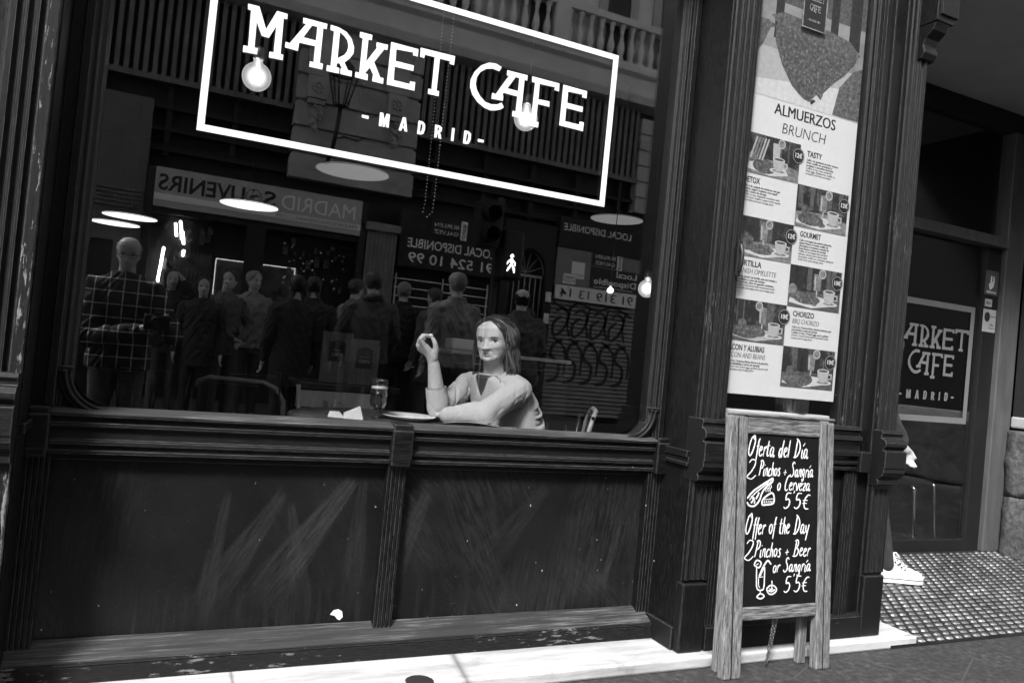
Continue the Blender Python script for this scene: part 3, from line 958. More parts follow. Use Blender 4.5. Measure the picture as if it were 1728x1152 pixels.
def photo(x0, z0, w_, h_, kind, seed):
    rd = random.Random(seed)
    f = Flat(PY-.0006)
    X = lambda u: x0+u*w_
    Z = lambda v: z0+v*h_
    E_ = lambda u, v, a, b, m, n=18: f.lay([(min(max(p, x0+.0005), x0+w_-.0005), min(max(q, z0+.0005), z0+h_-.0005)) for p, q in ell(X(u), Z(v), a*w_, b*w_, n)], m)
    f.rect(x0, x0+w_, z0, z0+h_, 7)
    for i in range(9):
        u = rd.uniform(0, .9)
        f.rect(X(u), X(min(1, u+rd.uniform(.02, .1))), Z(.45), Z(1), rd.choice((0, 1, 1)))
    # table, tray or plate
    f.lay([(X(0), Z(0)), (X(1), Z(0)), (X(1), Z(.30)), (X(.55), Z(.42)), (X(0), Z(.36))], rd.choice((2, 1)))
    f.lay([(X(.02), Z(.10)), (X(.45), Z(.02)), (X(.80), Z(.12)), (X(.72), Z(.30)), (X(.30), Z(.34)), (X(.04), Z(.26))], 4 if kind != 2 else 3)
    E_(rd.uniform(.28, .42), .22, rd.uniform(.22, .30), rd.uniform(.07, .11), 5, 20)
    E_(rd.uniform(.10, .55), rd.uniform(.22, .30), rd.uniform(.10, .16), rd.uniform(.05, .09), 6, 14)
    E_(rd.uniform(.10, .55), rd.uniform(.12, .22), rd.uniform(.06, .12), rd.uniform(.03, .06), rd.choice((5, 3, 6)), 14)
    # tall drink with a slice of fruit
    gx = rd.uniform(.36, .62)
    if kind == 0: gx = .54
    f.lay([(X(gx-.075), Z(.86)), (X(gx+.075), Z(.86)), (X(gx+.06), Z(.45)), (X(gx-.06), Z(.45))], 2 if kind else 3)
    f.lay([(X(gx-.06), Z(.80)), (X(gx-.03), Z(.80)), (X(gx-.028), Z(.48)), (X(gx-.05), Z(.48))], 3)
    f.rect(X(gx-.012), X(gx+.012), Z(.34), Z(.46), 3)
    E_(gx-.08 if kind == 2 else gx+.09, .88, .07, .07, 3)
    E_(gx-.08 if kind == 2 else gx+.09, .88, .05, .05, 2)
    # cup on a saucer
    cx = rd.uniform(.70, .82) if kind else .60
    E_(cx, .18, .17, .035, 4)
    E_(cx, .185, .12, .02, 2)
    f.lay([(X(cx-.12), Z(.47)), (X(cx+.11), Z(.47)), (X(cx+.09), Z(.26)), (X(cx+.03), Z(.18)), (X(cx-.05), Z(.18)), (X(cx-.10), Z(.27))], 3)
    f.lay([(X(cx+.10), Z(.42)), (X(cx+.17), Z(.42)), (X(cx+.17), Z(.28)), (X(cx+.09), Z(.26)), (X(cx+.095), Z(.29)), (X(cx+.145), Z(.30)), (X(cx+.145), Z(.38)), (X(cx+.10), Z(.385))], 3)
    E_(cx-.005, .475, .115, .03, 4)
    E_(cx-.005, .475, .09, .02, 1)
    E_(rd.uniform(.06, .2), .42, rd.uniform(.05, .09), rd.uniform(.06, .10), rd.choice((5, 6, 2)), 12)
    if kind == 0:
        for i in range(5):
            u = .04+i*.055
            f.lay([(X(u), Z(.36)), (X(u+.03), Z(.36)), (X(u+.13), Z(.92)), (X(u+.10), Z(.92))], rd.choice((3, 4, 2)))
    f.build('food_photo', PH, poster)
rows = [1.930, 1.781, 1.620, 1.473, 1.313, 1.160, 1.006]
for i in range(6):
    zt, zb = rows[i], rows[i+1]
    xl = 1.905 if i % 2 == 0 else 2.162
    photo(xl, zb, .256 if i % 2 == 0 else .270, zt-zb, (0, 1, 1, 1, 2, 1)[i], 40+i)
    bx = xl+(.246 if i % 2 == 0 else .247)
    b = MB()
    b.lathe([(0, -.0014), (.030, -.0014), (.031, -.0006)], (bx, PY-.001, zt-.045), 28, False, 'y')
    b.box(bx-.004, bx+.004, PY-.0024, PY-.001, zt-.016, zt)
    b.cur = 1
    b.poly([ell(bx, zt-.045, .0275, .0275, 26), ell(bx, zt-.045, .0265, .0265, 26)], PY-.0027, PY-.0025)
    put_text(b, ('12', '12', '12', '10', '10', '10')[i]+'€', bx, zt-.052, PY-.0031, .024, bold=.02, align='CENTER')
    b.build('price_badge', ['ink', 'paper'], poster)
txt = MB()
for q_ in (-.0010, 0, .0010): put_text(txt, 'ALMUERZOS', 2.016+q_, 2.020, PY-.0006-q_*.1, .060, fit=.312)
txt.build('headline', 'ink', poster)
txt = MB()
put_text(txt, 'BRUNCH', 2.062, 1.955, PY-.0006, .058, fit=.222, bold=-.012, shear=.12)
txt.build('headline', 'ink', poster)
BL = [('TASTY', '', 2.196, 1.930, ['Café o té, sándwich de atún, huevos', 'fritos, muffin de arándanos y', 'croissant y smoothie de frutas', 'Coffee or tea, tuna sandwich,', 'fried eggs, blueberries muffin or', 'croissant and fruit smoothie']),
      ('DETOX', '', 1.900, 1.781, ['Café o té, tostada de verduras con pan', 'tostado, yogurt orgánico con muesli', 'fresas y zumo de naranja', 'Coffee or tea, vegetable omelette with', 'tasty bread, organic yogurt with muesli', 'of strawberries and orange juice']),
      ('GOURMET', '', 2.196, 1.620, ['Café o té, bagel con salmón ahumado,', 'queso fresco y rúcula, muffin de', 'chocolate o croissant, tostada de', 'fruta fresca y zumo de naranja', 'Coffee or tea, bagel with smoked', 'salmon, cheese and rocket salad,', 'chocolate muffin or croissant, seasonal', 'fresh fruit and orange juice']),
      ('TORTILLA', 'SPANISH OMELETTE', 1.896, 1.473, ['Café o té, pincho de tortilla, pan con tomate y', 'jamón ibérico y zumo de naranja', 'Coffee or tea, slice of spanish omelette,', 'omelette, crusty bread with homemade fresh', 'tomato and pata negra ham and orange juice']),
      ('CHORIZO', 'BBQ CHORIZO', 2.196, 1.313, ['Café o té, 2 huevos fritos, chorizo barbacoa, pan', 'con tomate y zumo de naranja', 'Coffee or tea, 2 fried eggs and a grilled', 'chorizo, crusty bread with homemade fresh', 'tomato and orange juice']),
      ('BACON Y ALUBIAS', 'BACON AND BEANS', 1.890, 1.160, ['Café o té, 2 huevos fritos, bacon a la plancha,', 'alubias estofadas y zumo de naranja', 'Coffee or tea, fried eggs, grilled bacon and', 'stewed beans and orange juice'])]
for k, (a, b_, x, z, ls) in enumerate(BL):
    t = MB()
    zz = z-.036
    put_text(t, a, x, zz, PY-.0006, .030, fit=min(.18, .0155*len(a)), bold=.022)
    if b_:
        zz -= .027
        put_text(t, b_, x, zz, PY-.0006, .027, fit=min(.20, .0125*len(b_)), shear=.2, bold=-.012)
    zz -= .017
    for j, l_ in enumerate(ls):
        put_text(t, l_, x, zz-j*.0105, PY-.0006, .0112, fit=min(.205, .0047*len(l_)), bold=.012 if j < (len(ls)+1)//2 else -.004)
    t.build('menu_text', 'ink', poster)
# big sandwich picture at the top, with pane reflections painted in
f = Flat(PY-.0006)
f.rect(x0p, x1p, 2.075, 2.62, 3)
f.rect(x0p, x1p, 2.26, 2.62, 8)  # pale veil of reflection put into the print colour
f.lay([(x0p, 2.075), (x1p, 2.075), (x1p, 2.20), (x0p, 2.13)], 4)
f.rect(x0p, x1p, 2.44, 2.62, 1)  # darker top of the reflection, painted as ink
f.rect(1.98, 2.02, 2.30, 2.62, 0); f.rect(2.26, 2.30, 2.33, 2.62, 0); f.rect(2.36, 2.42, 2.35, 2.62, 0)  # dark window shapes of the reflected facade, painted in
f.lay([(1.892, 2.21), (1.93, 2.26), (1.96, 2.33), (1.99, 2.345), (1.95, 2.36), (1.892, 2.355)], 6)
cr = [(1.985, 2.345), (1.99, 2.29), (2.03, 2.21), (2.09, 2.14), (2.15, 2.105), (2.18, 2.10), (2.215, 2.135), (2.24, 2.12), (2.25, 2.15), (2.30, 2.20), (2.35, 2.24), (2.40, 2.295), (2.42, 2.34), (2.36, 2.345), (2.24, 2.355), (2.10, 2.37), (2.01, 2.375)]
f.lay(cr, 5)
rd = random.Random(7)
f.lay([(1.99, 2.36), (2.10, 2.345), (2.25, 2.325), (2.38, 2.315), (2.43, 2.335), (2.37, 2.38), (2.20, 2.40), (2.02, 2.405), (1.96, 2.38)], 6)
f.lay([(2.305, 2.078), (x1p-.001, 2.078), (x1p-.001, 2.29), (2.40, 2.27), (2.33, 2.19)], 6)
f.lay([(2.185, 2.105), (2.19, 2.09), (2.215, 2.11), (2.20, 2.115)], 0)
f.build('sandwich_photo', PH, poster)
lg = MB().box(2.102, 2.222, PY-.011, PY-.0098, 2.370, 2.545)
lg.cur = 1
lg.poly([[(2.102, 2.370), (2.222, 2.370), (2.222, 2.545), (2.102, 2.545)], [(2.106, 2.374), (2.218, 2.374), (2.218, 2.541), (2.106, 2.541)]], PY-.0125, PY-.0112)
lettering(lg, BIG[:6], PY-.0125, 2.116, 2.480, .140, .17, .152, 1.838)
lettering(lg, BIG[6:], PY-.0125, 2.133, 2.440, .125, .17, .866, 1.838)
lettering(lg, SMALL, PY-.0125, 2.128, 2.400, .155, .2, .520, 1.706)
lg.build('emblem', ['ink', 'ph_grey'], poster)

# ------------------------------------------------------------------ chalkboard on the pavement
CH = {  # hand lettering: strokes in units of x-height; advance
 'O': (1.25, [[(.72, 2.0), (.45, 1.85), (.2, 1.2), (.1, .5), (.25, .02), (.55, .15), (.85, .8), (1.0, 1.5), (.9, 2.0), (.78, 2.12), (.7, 1.85), (.95, 1.65)]]),
 'f': (.42, [[(.52, 1.75), (.38, 1.62), (.25, .9), (.1, -.55)], [(.05, .95), (.5, 1.05)]]),
 'e': (.66, [[(.08, .5), (.35, .62), (.52, .82), (.4, 1.0), (.2, .85), (.08, .45), (.2, .05), (.42, .06), (.58, .25)]]),
 'r': (.55, [[(.18, 1.0), (.1, .0)], [(.12, .45), (.3, .85), (.48, 1.0), (.55, .85)]]),
 't': (.55, [[(.32, 1.6), (.2, .8), (.16, .15), (.28, .0), (.42, .12)], [(.02, 1.05), (.55, 1.1)]]),
 'a': (.82, [[(.58, .85), (.38, 1.0), (.15, .75), (.07, .3), (.2, .02), (.42, .25), (.58, .85)], [(.6, .95), (.54, .3), (.62, .0), (.8, .18)]]),
 'd': (.78, [[(.5, .8), (.32, .98), (.12, .7), (.06, .25), (.2, .02), (.4, .3), (.52, .85)], [(.72, 1.85), (.56, .9), (.5, 0)]]),
 'l': (.40, [[(.3, 1.85), (.18, .8), (.1, 0)]]),
 'D': (1.2, [[(.52, 1.95), (.4, 1.2), (.28, .3), (.2, .02)], [(.3, 2.0), (.62, 1.85), (.95, 1.35), (.95, .75), (.65, .2), (.3, -.02), (.0, .0)]]),
 'í': (.42, [[(.2, .95), (.14, .3), (.2, .0), (.34, .1)], [(.28, 1.3), (.55, 1.62)]]),
 'i': (.40, [[(.2, .95), (.14, .3), (.18, .0), (.32, .1)], [(.26, 1.4), (.3, 1.5)]]),
 '2': (1.0, [[(.1, 1.6), (.3, 1.95), (.62, 1.85), (.65, 1.4), (.4, .7), (.08, .2), (.15, .02), (.5, -.1), (.85, .3)]]),
 'P': (.85, [[(.42, 1.95), (.3, 1.0), (.12, 0)], [(.2, 1.85), (.5, 2.05), (.8, 1.8), (.78, 1.3), (.55, 1.0), (.3, .95)]]),
 'n': (.66, [[(.16, 1.0), (.08, 0)], [(.1, .4), (.28, .9), (.46, .95), (.46, .4), (.48, .0), (.6, .08)]]),
 'c': (.58, [[(.5, .85), (.36, 1.0), (.14, .7), (.08, .25), (.24, .0), (.5, .2)]]),
 'h': (.66, [[(.3, 1.85), (.18, .9), (.08, 0)], [(.12, .45), (.3, .95), (.46, .9), (.46, .3), (.52, 0)]]),
 'o': (.66, [[(.34, 1.0), (.12, .75), (.08, .3), (.25, .0), (.48, .25), (.52, .75), (.34, 1.0)]]),
 's': (.55, [[(.5, .9), (.34, 1.02), (.2, .8), (.38, .5), (.42, .2), (.25, -.02), (.05, .15)]]),
 '+': (.85, [[(.42, .9), (.36, .2)], [(.1, .52), (.68, .58)]]),
 'S': (.95, [[(.85, 1.75), (.65, 2.0), (.42, 1.85), (.38, 1.45), (.6, 1.0), (.68, .5), (.45, .1), (.15, .05), (.02, .35)]]),
 'g': (.7, [[(.52, .85), (.34, 1.0), (.14, .7), (.12, .3), (.28, .1), (.45, .4), (.54, .9)], [(.56, .95), (.46, .1), (.36, -.55), (.14, -.6), (.1, -.35)]]),
 'C': (.80, [[(.8, 1.85), (.6, 2.0), (.3, 1.5), (.12, .7), (.16, .12), (.4, .0), (.62, .2)]]),
 'v': (.6, [[(.08, .95), (.18, .3), (.24, .02), (.42, .5), (.55, 1.0)]]),
 'z': (.6, [[(.08, .9), (.5, .95), (.1, .05), (.52, .1)], [(.15, .5), (.45, .52)]]),
 '5': (.9, [[(.75, 1.75), (.3, 1.7), (.22, 1.0), (.5, 1.05), (.68, .7), (.6, .2), (.3, -.05), (.05, .12)]]),
 "'": (.3, [[(.2, 2.05), (.12, 1.75)]]),
 '€': (1.0, [[(.85, 1.6), (.6, 1.65), (.3, 1.2), (.22, .6), (.4, .05), (.8, .0)], [(.05, 1.0), (.6, 1.02)], [(.02, .65), (.55, .66)]]),
 'y': (.7, [[(.12, .95), (.14, .4), (.28, .1), (.45, .35)], [(.66, 1.0), (.45, .2), (.2, -.75)]]),
 'B': (1.0, [[(.38, 1.95), (.28, 1.0), (.12, 0)], [(.12, 1.9), (.5, 2.05), (.72, 1.75), (.6, 1.2), (.3, 1.0), (.7, .9), (.82, .5), (.55, .05), (.12, -.02), (-.08, .06)]]),
 ' ': (.62, []),
}
def spline(pts, k=5):
    if len(pts) < 3: return pts
    P_ = [pts[0]]+list(pts)+[pts[-1]]
    out = []
    for i in range(1, len(P_)-2):
        a, b, c, d = [Vector(p) for p in P_[i-1:i+3]]
        for j in range(k):
            t = j/k
            out.append(.5*((2*b)+(c-a)*t+(2*a-5*b+4*c-d)*t*t+(3*b-a-3*c+d)*t**3))
    out.append(Vector(pts[-1]))
    return out
def chalk_line(mb, s_, x, z, xh, fit=None, wd=.0062, shear=.10, y=0):
    wd *= .70
    adv = sum(CH[c][0] for c in s_)
    kx = fit/adv if fit else xh*.9
    rd = random.Random(len(s_)*7+int(x*1000))
    for c in s_:
        a, st = CH[c]
        jz = rd.uniform(-.06, .06)
        for q in st:
            pts = [(x+(p[0]+shear*p[1])*kx, z+(p[1]+jz)*xh) for p in spline(q)]
            n = len(pts)
            mb.stroke(pts, [wd*(.75+.35*math.sin(PI*(i+.5)/n)+rd.uniform(-.08, .08)) for i in range(n)], y, y+.0007)
        x += a*kx
sign = empty('chalkboard_stand', (2.085, -.30, 0), 'weathered wooden pavement chalkboard with white hand lettering leaning by the shopfront', 'chalkboard')
tilt = math.atan2(.075, .89)
bx0, bx1, BH = 1.838, 2.332, .895
loc_rot = Matrix.Translation((0, -.365, 0)) @ Matrix.Rotation(-tilt, 4, 'X')
def tilted(mb):
    mb.v = [tuple(loc_rot @ Vector(p)) for p in mb.v]
    return mb
fr = MB().box(bx0, bx0+.078, -.001, .034, .0, BH-.002); fr.box(bx1-.070, bx1, .0, .034, .0, BH-.004)
fr = tilted(fr).build('front_frame', 'weathered_wood', sign, .006)
ln = MB()
ln.box(bx0+.030, bx0+.034, -.0025, .002, .005, BH-.01)
ln.box(bx1-.040, bx1-.037, -.0015, .002, .005, BH-.01)
tilted(ln).build('groove', 'dark_wood', fr)
ra = MB().box(bx0+.078, bx1-.070, .001, .030, BH-.062, BH); tilted(ra).build('rail', 'weathered_wood_across', sign, .005)
ra = MB().box(bx0+.078, bx1-.070, .003, .032, .190, .236)
tilted(ra).build('rail', 'weathered_wood_across', sign, .005)
tilted(MB().box(bx0+.010, bx1, -.004, .036, BH, BH+.010)).build('top_cap', 'weathered_wood_across', sign, .004)
bd = tilted(MB().box(bx0+.076, bx1-.068, .008, .018, .23, BH-.06)).build('slate', 'chalkboard', sign)
cw = MB()
Y_ = .0069
sx0 = bx0+.086
chalk_line(cw, 'Oferta del Día', sx0-.002, .756, .034, .286, .0066, y=Y_)
chalk_line(cw, '2', sx0-.006, .680, .033, .05, .0055, y=Y_)
chalk_line(cw, 'Pinchos + Sangría', sx0+.050, .688, .0265, .262, .0056, y=Y_)
chalk_line(cw, 'o Cerveza', sx0+.138, .638, .0265, .160, .0058, y=Y_)
chalk_line(cw, "5'5€", sx0+.168, .574, .0300, .132, .0068, y=Y_)
chalk_line(cw, 'Offer of the Day', sx0-.004, .484, .033, .300, .0064, y=Y_)
chalk_line(cw, '2', sx0-.006, .400, .033, .05, .0055, y=Y_)
chalk_line(cw, 'Pinchos + Beer', sx0+.040, .404, .028, .264, .0058, y=Y_)
chalk_line(cw, 'or Sangría', sx0+.128, .350, .0250, .182, .0058, y=Y_)
chalk_line(cw, "5'5€", sx0+.180, .281, .0300, .124, .0060, y=Y_)
def dr(pts, wd=.004, k=4):
    cw.stroke(spline([(sx0+.002+a*(.88 if b > .45 else 1), .578+(b-.505)*.68 if b > .45 else .262+(b-.196)*.70) for a, b in pts], k), wd, Y_, Y_+.0007)
dr([(.0, .548), (.03, .585), (.075, .618), (.12, .648), (.132, .652), (.128, .635), (.11, .620), (.09, .600), (.075, .575), (.066, .545), (.05, .520), (.03, .508), (.008, .515), (.0, .530)], .006)
dr([(.012, .540), (.04, .575), (.07, .600), (.105, .630)], .004); dr([(.02, .525), (.035, .545), (.03, .555)], .006); dr([(.045, .545), (.055, .565), (.06, .58)], .006)
dr([(.112, .625), (.124, .645)], .004); dr([(.10, .617), (.112, .64)], .004); dr([(.02, .56), (.028, .548), (.04, .535), (.036, .522)], .004)
dr([(.078, .515), (.080, .540), (.10, .562), (.128, .578), (.140, .560), (.138, .526), (.11, .518), (.078, .515)], .006); dr([(.082, .543), (.135, .548)], .004)
for a in (.088, .098, .108, .118, .128): dr([(a, .525), (a+.003, .538)], .0045)
for a in (.098, .109, .120): dr([(a, .583), (a-.003, .598), (a+.004, .608), (a+.001, .622)], .0032)
dr([(.052, .352), (.054, .262), (.062, .240), (.078, .238), (.088, .255), (.089, .352)], .0045); dr([(.060, .300), (.084, .303)], .004); dr([(.062, .296), (.063, .262), (.07, .248)], .003)
dr([(.072, .238), (.072, .222)], .004); dr([(.055, .205), (.072, .221), (.090, .208), (.075, .196), (.055, .205)], .005)
dr([(.064, .305), (.082, .350), (.098, .378), (.106, .380), (.118, .362)], .006); dr([(.070, .305), (.088, .350)], .003)
dr([(.040, .362), (.052, .385), (.072, .372), (.062, .348), (.040, .362)], .005); dr([(.05, .362), (.06, .368)], .005)
dr([(.100, .242), (.108, .222), (.124, .214), (.142, .225), (.146, .240), (.134, .256), (.116, .258), (.100, .242)], .005); dr([(.124, .236), (.125, .258), (.124, .282)], .004); dr([(.108, .235), (.124, .228), (.140, .238)], .005)
dr([(.115, .245), (.12, .235), (.13, .243)], .004)
tilted(cw).build('chalk_writing', 'chalk', bd)
rf = MB()
for xx in (bx0+.012, bx1-.100):
    rf.beam((xx+.025, -.290, 0), (xx+.025, -.264, BH-.02), .036, .024, (0, 1, 0))
rf.build('rear_frame', 'weathered_wood', sign, .004)
chn = MB()
def links(mb, pts, r=.0016, step=.011):
    L = 0
    for i in range(len(pts)-1):
        a, b = Vector(pts[i]), Vector(pts[i+1])
        n = max(1, int((b-a).length/step))
        for k in range(n):
            c = a.lerp(b, (k+.5)/n)
            t = (b-a).normalized()
            s_ = t.cross(Vector((0, 1, 0) if k % 2 else (1, .2, 0))).normalized()
            mb.tube([c+t*math.cos(q*PI/4)*step*.62+s_*math.sin(q*PI/4)*.0034 for q in range(8)], r, 5, closed=True)
links(chn, [(2.082, -.325, .20), (2.078, -.318, .10), (2.076, -.312, .018)])
links(chn, [(2.100, -.322, .20), (2.092, -.314, .09), (2.080, -.306, .022)])
chn.build('chain', 'steel', sign)

# ------------------------------------------------------------------ lamps hanging in the cafe
emit('lamp_white', .5, .42)
emit('lamp_dim', .4, .055)
emit('filament', .8, 45)
plain('lamp_shade', .05, .4, .1)
def pendant(x, y, z, r, m, lab):
    e = empty('pendant_lamp', (x, y, z), lab, 'pendant lamp', 'round pendant lamps hanging in the cafe')
    MB().lathe([(0, z+.09), (.03, z+.088), (.06, z+.07), (r*.9, z+.02), (r, z), (r*.985, z+.002), (r*.88, z+.018)], (x, y, 0), 40).build('shade', 'lamp_shade', e)
    MB().lathe([(0, z+.003), (r*.97, z+.003), (r*.97, z+.008), (0, z+.008)], (x, y, 0), 40).build('diffuser', m, e)
    MB().tube([(x, y, z+.085), (x, y, 2.9)], .004, 6).build('cord', 'black', e)
pendant(-.30, 5.14, 1.91, .225, 'lamp_white', 'lit round pendant lamp at the left, just above the farthest one')
pendant(-.46, 6.10, 1.94, .225, 'lamp_white', 'farthest lit round pendant lamp, low at the left of the window')
pendant(.57, 4.00, 2.00, .225, 'lamp_white', 'brightest round pendant lamp, over the reflected souvenir sign')
pendant(.99, 2.29, 2.04, .225, 'lamp_dim', 'large dim round pendant lamp right under the white border line')
pendant(3.40, 3.12, 2.24, .225, 'lamp_dim', 'dim round pendant lamp at the right end of the window')
def bulb_glass():
    t = NT('bulb_glass')
    t.t.nodes.remove(t.b)
    lw = t.n('LayerWeight'); lw.inputs[0].default_value = .5
    tr = t.n('BsdfTransparent'); em = t.n('Emission'); em.inputs['Strength'].default_value = 1.0
    gl = t.n('BsdfGlossy'); gl.inputs['Roughness'].default_value = .02
    m1 = t.n('MixShader'); m2 = t.n('MixShader')
    t.l(t.math('ADD', t.math('ADD', t.math('MULTIPLY', t.math('POWER', lw.outputs['Facing'], 3), .14), .035), t.math('MULTIPLY', t.math('POWER', t.math('SUBTRACT', 1, lw.outputs['Facing']), 5), .30)), m1.inputs[0])
    t.l(tr.outputs[0], m1.inputs[1]); t.l(em.outputs[0], m1.inputs[2])
    t.l(t.math('ADD', t.math('MULTIPLY', t.math('POWER', lw.outputs['Facing'], 4), .6), .05), m2.inputs[0])
    t.l(m1.outputs[0], m2.inputs[1]); t.l(gl.outputs[0], m2.inputs[2])
    t.l(m2.outputs[0], t.o.inputs[0])
    M['bulb_glass'] = t.m
bulb_glass()
plain('socket', .12, .4, .2, metal=.5)
def bulb(x, y, z, r, lab):
    e = empty('globe_bulb', (x, y, z), lab, 'light bulb', 'clear globe bulbs glowing in the window')
    prof = [(r*math.sin(R(a)), z-r*math.cos(R(a))) for a in range(0, 160, 12)]+[(r*.32, z+r*1.05), (r*.32, z+r*1.25)]
    MB().lathe(prof, (x, y, 0), 28).build('globe', 'bulb_glass', e)
    fm = MB()
    for k in range(6):
        a = k*PI/3
        fm.tube([(x+.006*math.cos(a), y+.006*math.sin(a), z+r*.55), (x+.017*math.cos(a), y+.017*math.sin(a), z+r*.05), (x+.012*math.cos(a+.5), y+.012*math.sin(a+.5), z-r*.42)], .0013, 5)
    fm.build('filament', 'filament', e)
    MB().lathe([(0, z+r*1.22), (r*.36, z+r*1.22), (r*.40, z+r*1.3), (r*.40, z+r*1.9), (r*.28, z+r*2.1), (0, z+r*2.1)], (x, y, 0), 20).build('socket', 'socket', e)
    MB().tube([(x, y, z+r*2.1), (x, y, 2.9)], .003, 6).build('cord', 'black', e)
bulb(.222, .30, 1.863, .047, 'glowing clear globe bulb hanging in front of the first letter')
bulb(1.24, .36, 1.958, .047, 'glowing clear globe bulb hanging in front of the letter F')
bulb(2.456, 1.2, 1.469, .05, 'glowing globe bulb low by the right edge of the big window')
bulb(2.712, 2.0, 1.521, .024, 'small far globe bulb just left of the low one at the right')
bc = MB()
px = [(.803, .17, 2.3), (.803, .17, 1.53), (.798, .17, 1.49), (.815, .17, 1.475), (.832, .17, 1.495), (.835, .17, 1.55), (.842, .17, 2.3)]
for i in range(len(px)-1):
    a, b = Vector(px[i]), Vector(px[i+1]); n = max(1, int((b-a).length/.012))
    for k in range(n): bc.ball(a.lerp(b, k/n), .0026, n=6, m=4)
bc.build('ball_chain', 'steel', label='thin ball chain loop hanging inside the window below the small lettering', cat='chain', origin=(.82, .17, 1.5))

# ------------------------------------------------------------------ table and what stands on it
TZ = .735
tb = empty('round_table', (.85, .52, 0), 'dark round cafe table close behind the window where the woman sits', 'table')
MB().lathe([(0, TZ-.028), (.37, TZ-.028), (.38, TZ-.020), (.38, TZ-.006), (.374, TZ), (0, TZ)], (.85, .52, 0), 56).build('table_top', 'table_top', tb)
MB().lathe([(.02, .03), (.028, .1), (.028, TZ-.03)], (.85, .52, 0), 20).build('column', 'black', tb)
MB().lathe([(0, .0), (.22, .0), (.22, .012), (.05, .035), (0, .04)], (.85, .52, 0), 40).build('foot', 'black', tb)
px_, py_ = .925, .50
MB().lathe([(0, TZ+.004), (.062, TZ+.004), (.066, TZ+.001), (.070, TZ+.004), (.104, TZ+.016), (.106, TZ+.018), (.103, TZ+.019), (.068, TZ+.008), (0, TZ+.007)], (px_, py_, 0), 56).build('plate', 'ceramic', label='white plate on the round table in front of the woman', cat='plate', origin=(px_, py_, TZ))
gx, gy = .795, .49
bg_ = empty('beer_glass', (gx, gy, TZ), 'stemmed glass of beer with pale foam on the round table', 'glass')
plain('beer', .035, .1, .15, 8)
plain('foam', .75, .8, .05)
MB().lathe([(.026, TZ+.002), (.027, TZ+.004), (.006, TZ+.008), (.0045, TZ+.022), (.010, TZ+.030), (.026, TZ+.042), (.033, TZ+.062), (.034, TZ+.085), (.032, TZ+.140), (.031, TZ+.152), (.0302, TZ+.152), (.0310, TZ+.140), (.0328, TZ+.086)], (gx, gy, 0), 32).build('glass', 'clear_glass', bg_)
MB().lathe([(0, TZ+.034), (.012, TZ+.036), (.024, TZ+.045), (.0318, TZ+.064), (.0325, TZ+.085), (.0315, TZ+.113), (0, TZ+.113)], (gx, gy, 0), 32).build('beer', 'beer', bg_)
MB().lathe([(0, TZ+.1135), (.0312, TZ+.1135), (.0308, TZ+.121), (.02, TZ+.123), (0, TZ+.122)], (gx, gy, 0), 32).build('foam', 'foam', bg_)
plain('napkin', .42, .8, .1)
nk = MB()
nk.add([(.652, .42, TZ), (.72, .40, TZ), (.735, .44, TZ), (.668, .47, TZ), (.712, .43, TZ+.048), (.655, .44, TZ+.020)], [(0, 1, 4, 5), (1, 2, 4), (2, 3, 5, 4), (3, 0, 5), (0, 3, 2, 1)])
nk.add([(.60, .45, TZ), (.66, .43, TZ), (.668, .47, TZ), (.607, .49, TZ), (.64, .45, TZ+.022), (.61, .47, TZ+.020)], [(0, 1, 4, 5), (1, 2, 4), (2, 3, 5, 4), (3, 0, 5), (0, 3, 2, 1)])
nk.build('folded_napkin', 'napkin', label='crumpled white paper napkins left of the beer glass', cat='napkin', origin=(.67, .44, TZ))
nh = MB().box(.598, .608, .50, .56, TZ, TZ+.050); nh.box(.608, .70, .50, .505, TZ, TZ+.03)
nh.tube([(.63, .55, TZ+.03), (.64, .55, TZ+.045), (.67, .55, TZ+.045), (.68, .55, TZ+.03)], .003, 6)
nh.build('napkin_holder', 'clear_glass', label='small clear napkin holder on the left half of the table', cat='napkin holder', origin=(.64, .52, TZ))
sh = MB()
n_ = 10
vs = []
for j, yy in enumerate((.30, .17)):
    for i in range(n_):
        u = i/(n_-1)
        vs.append((.93+.30*u+.02*j, yy+.03*u, TZ+.003+(.026+.007*math.sin(u*5.2) if j else 0)))
fs = [(i, i+1, n_+i+1, n_+i) for i in range(n_-1)]
sh.add(vs+[(x, y, z-.0012) for x, y, z in vs], fs+[tuple(2*n_+q for q in f[::-1]) for f in fs]+[(i, i+1, 2*n_+i+1, 2*n_+i) for i in range(n_-1)]+[(n_+i, n_+i+1, 3*n_+i+1, 3*n_+i) for i in range(n_-1)])
sh.build('paper_sheet', 'paper', label='thin white paper menu lying along the window side of the table', cat='paper', origin=(1.08, .24, TZ))

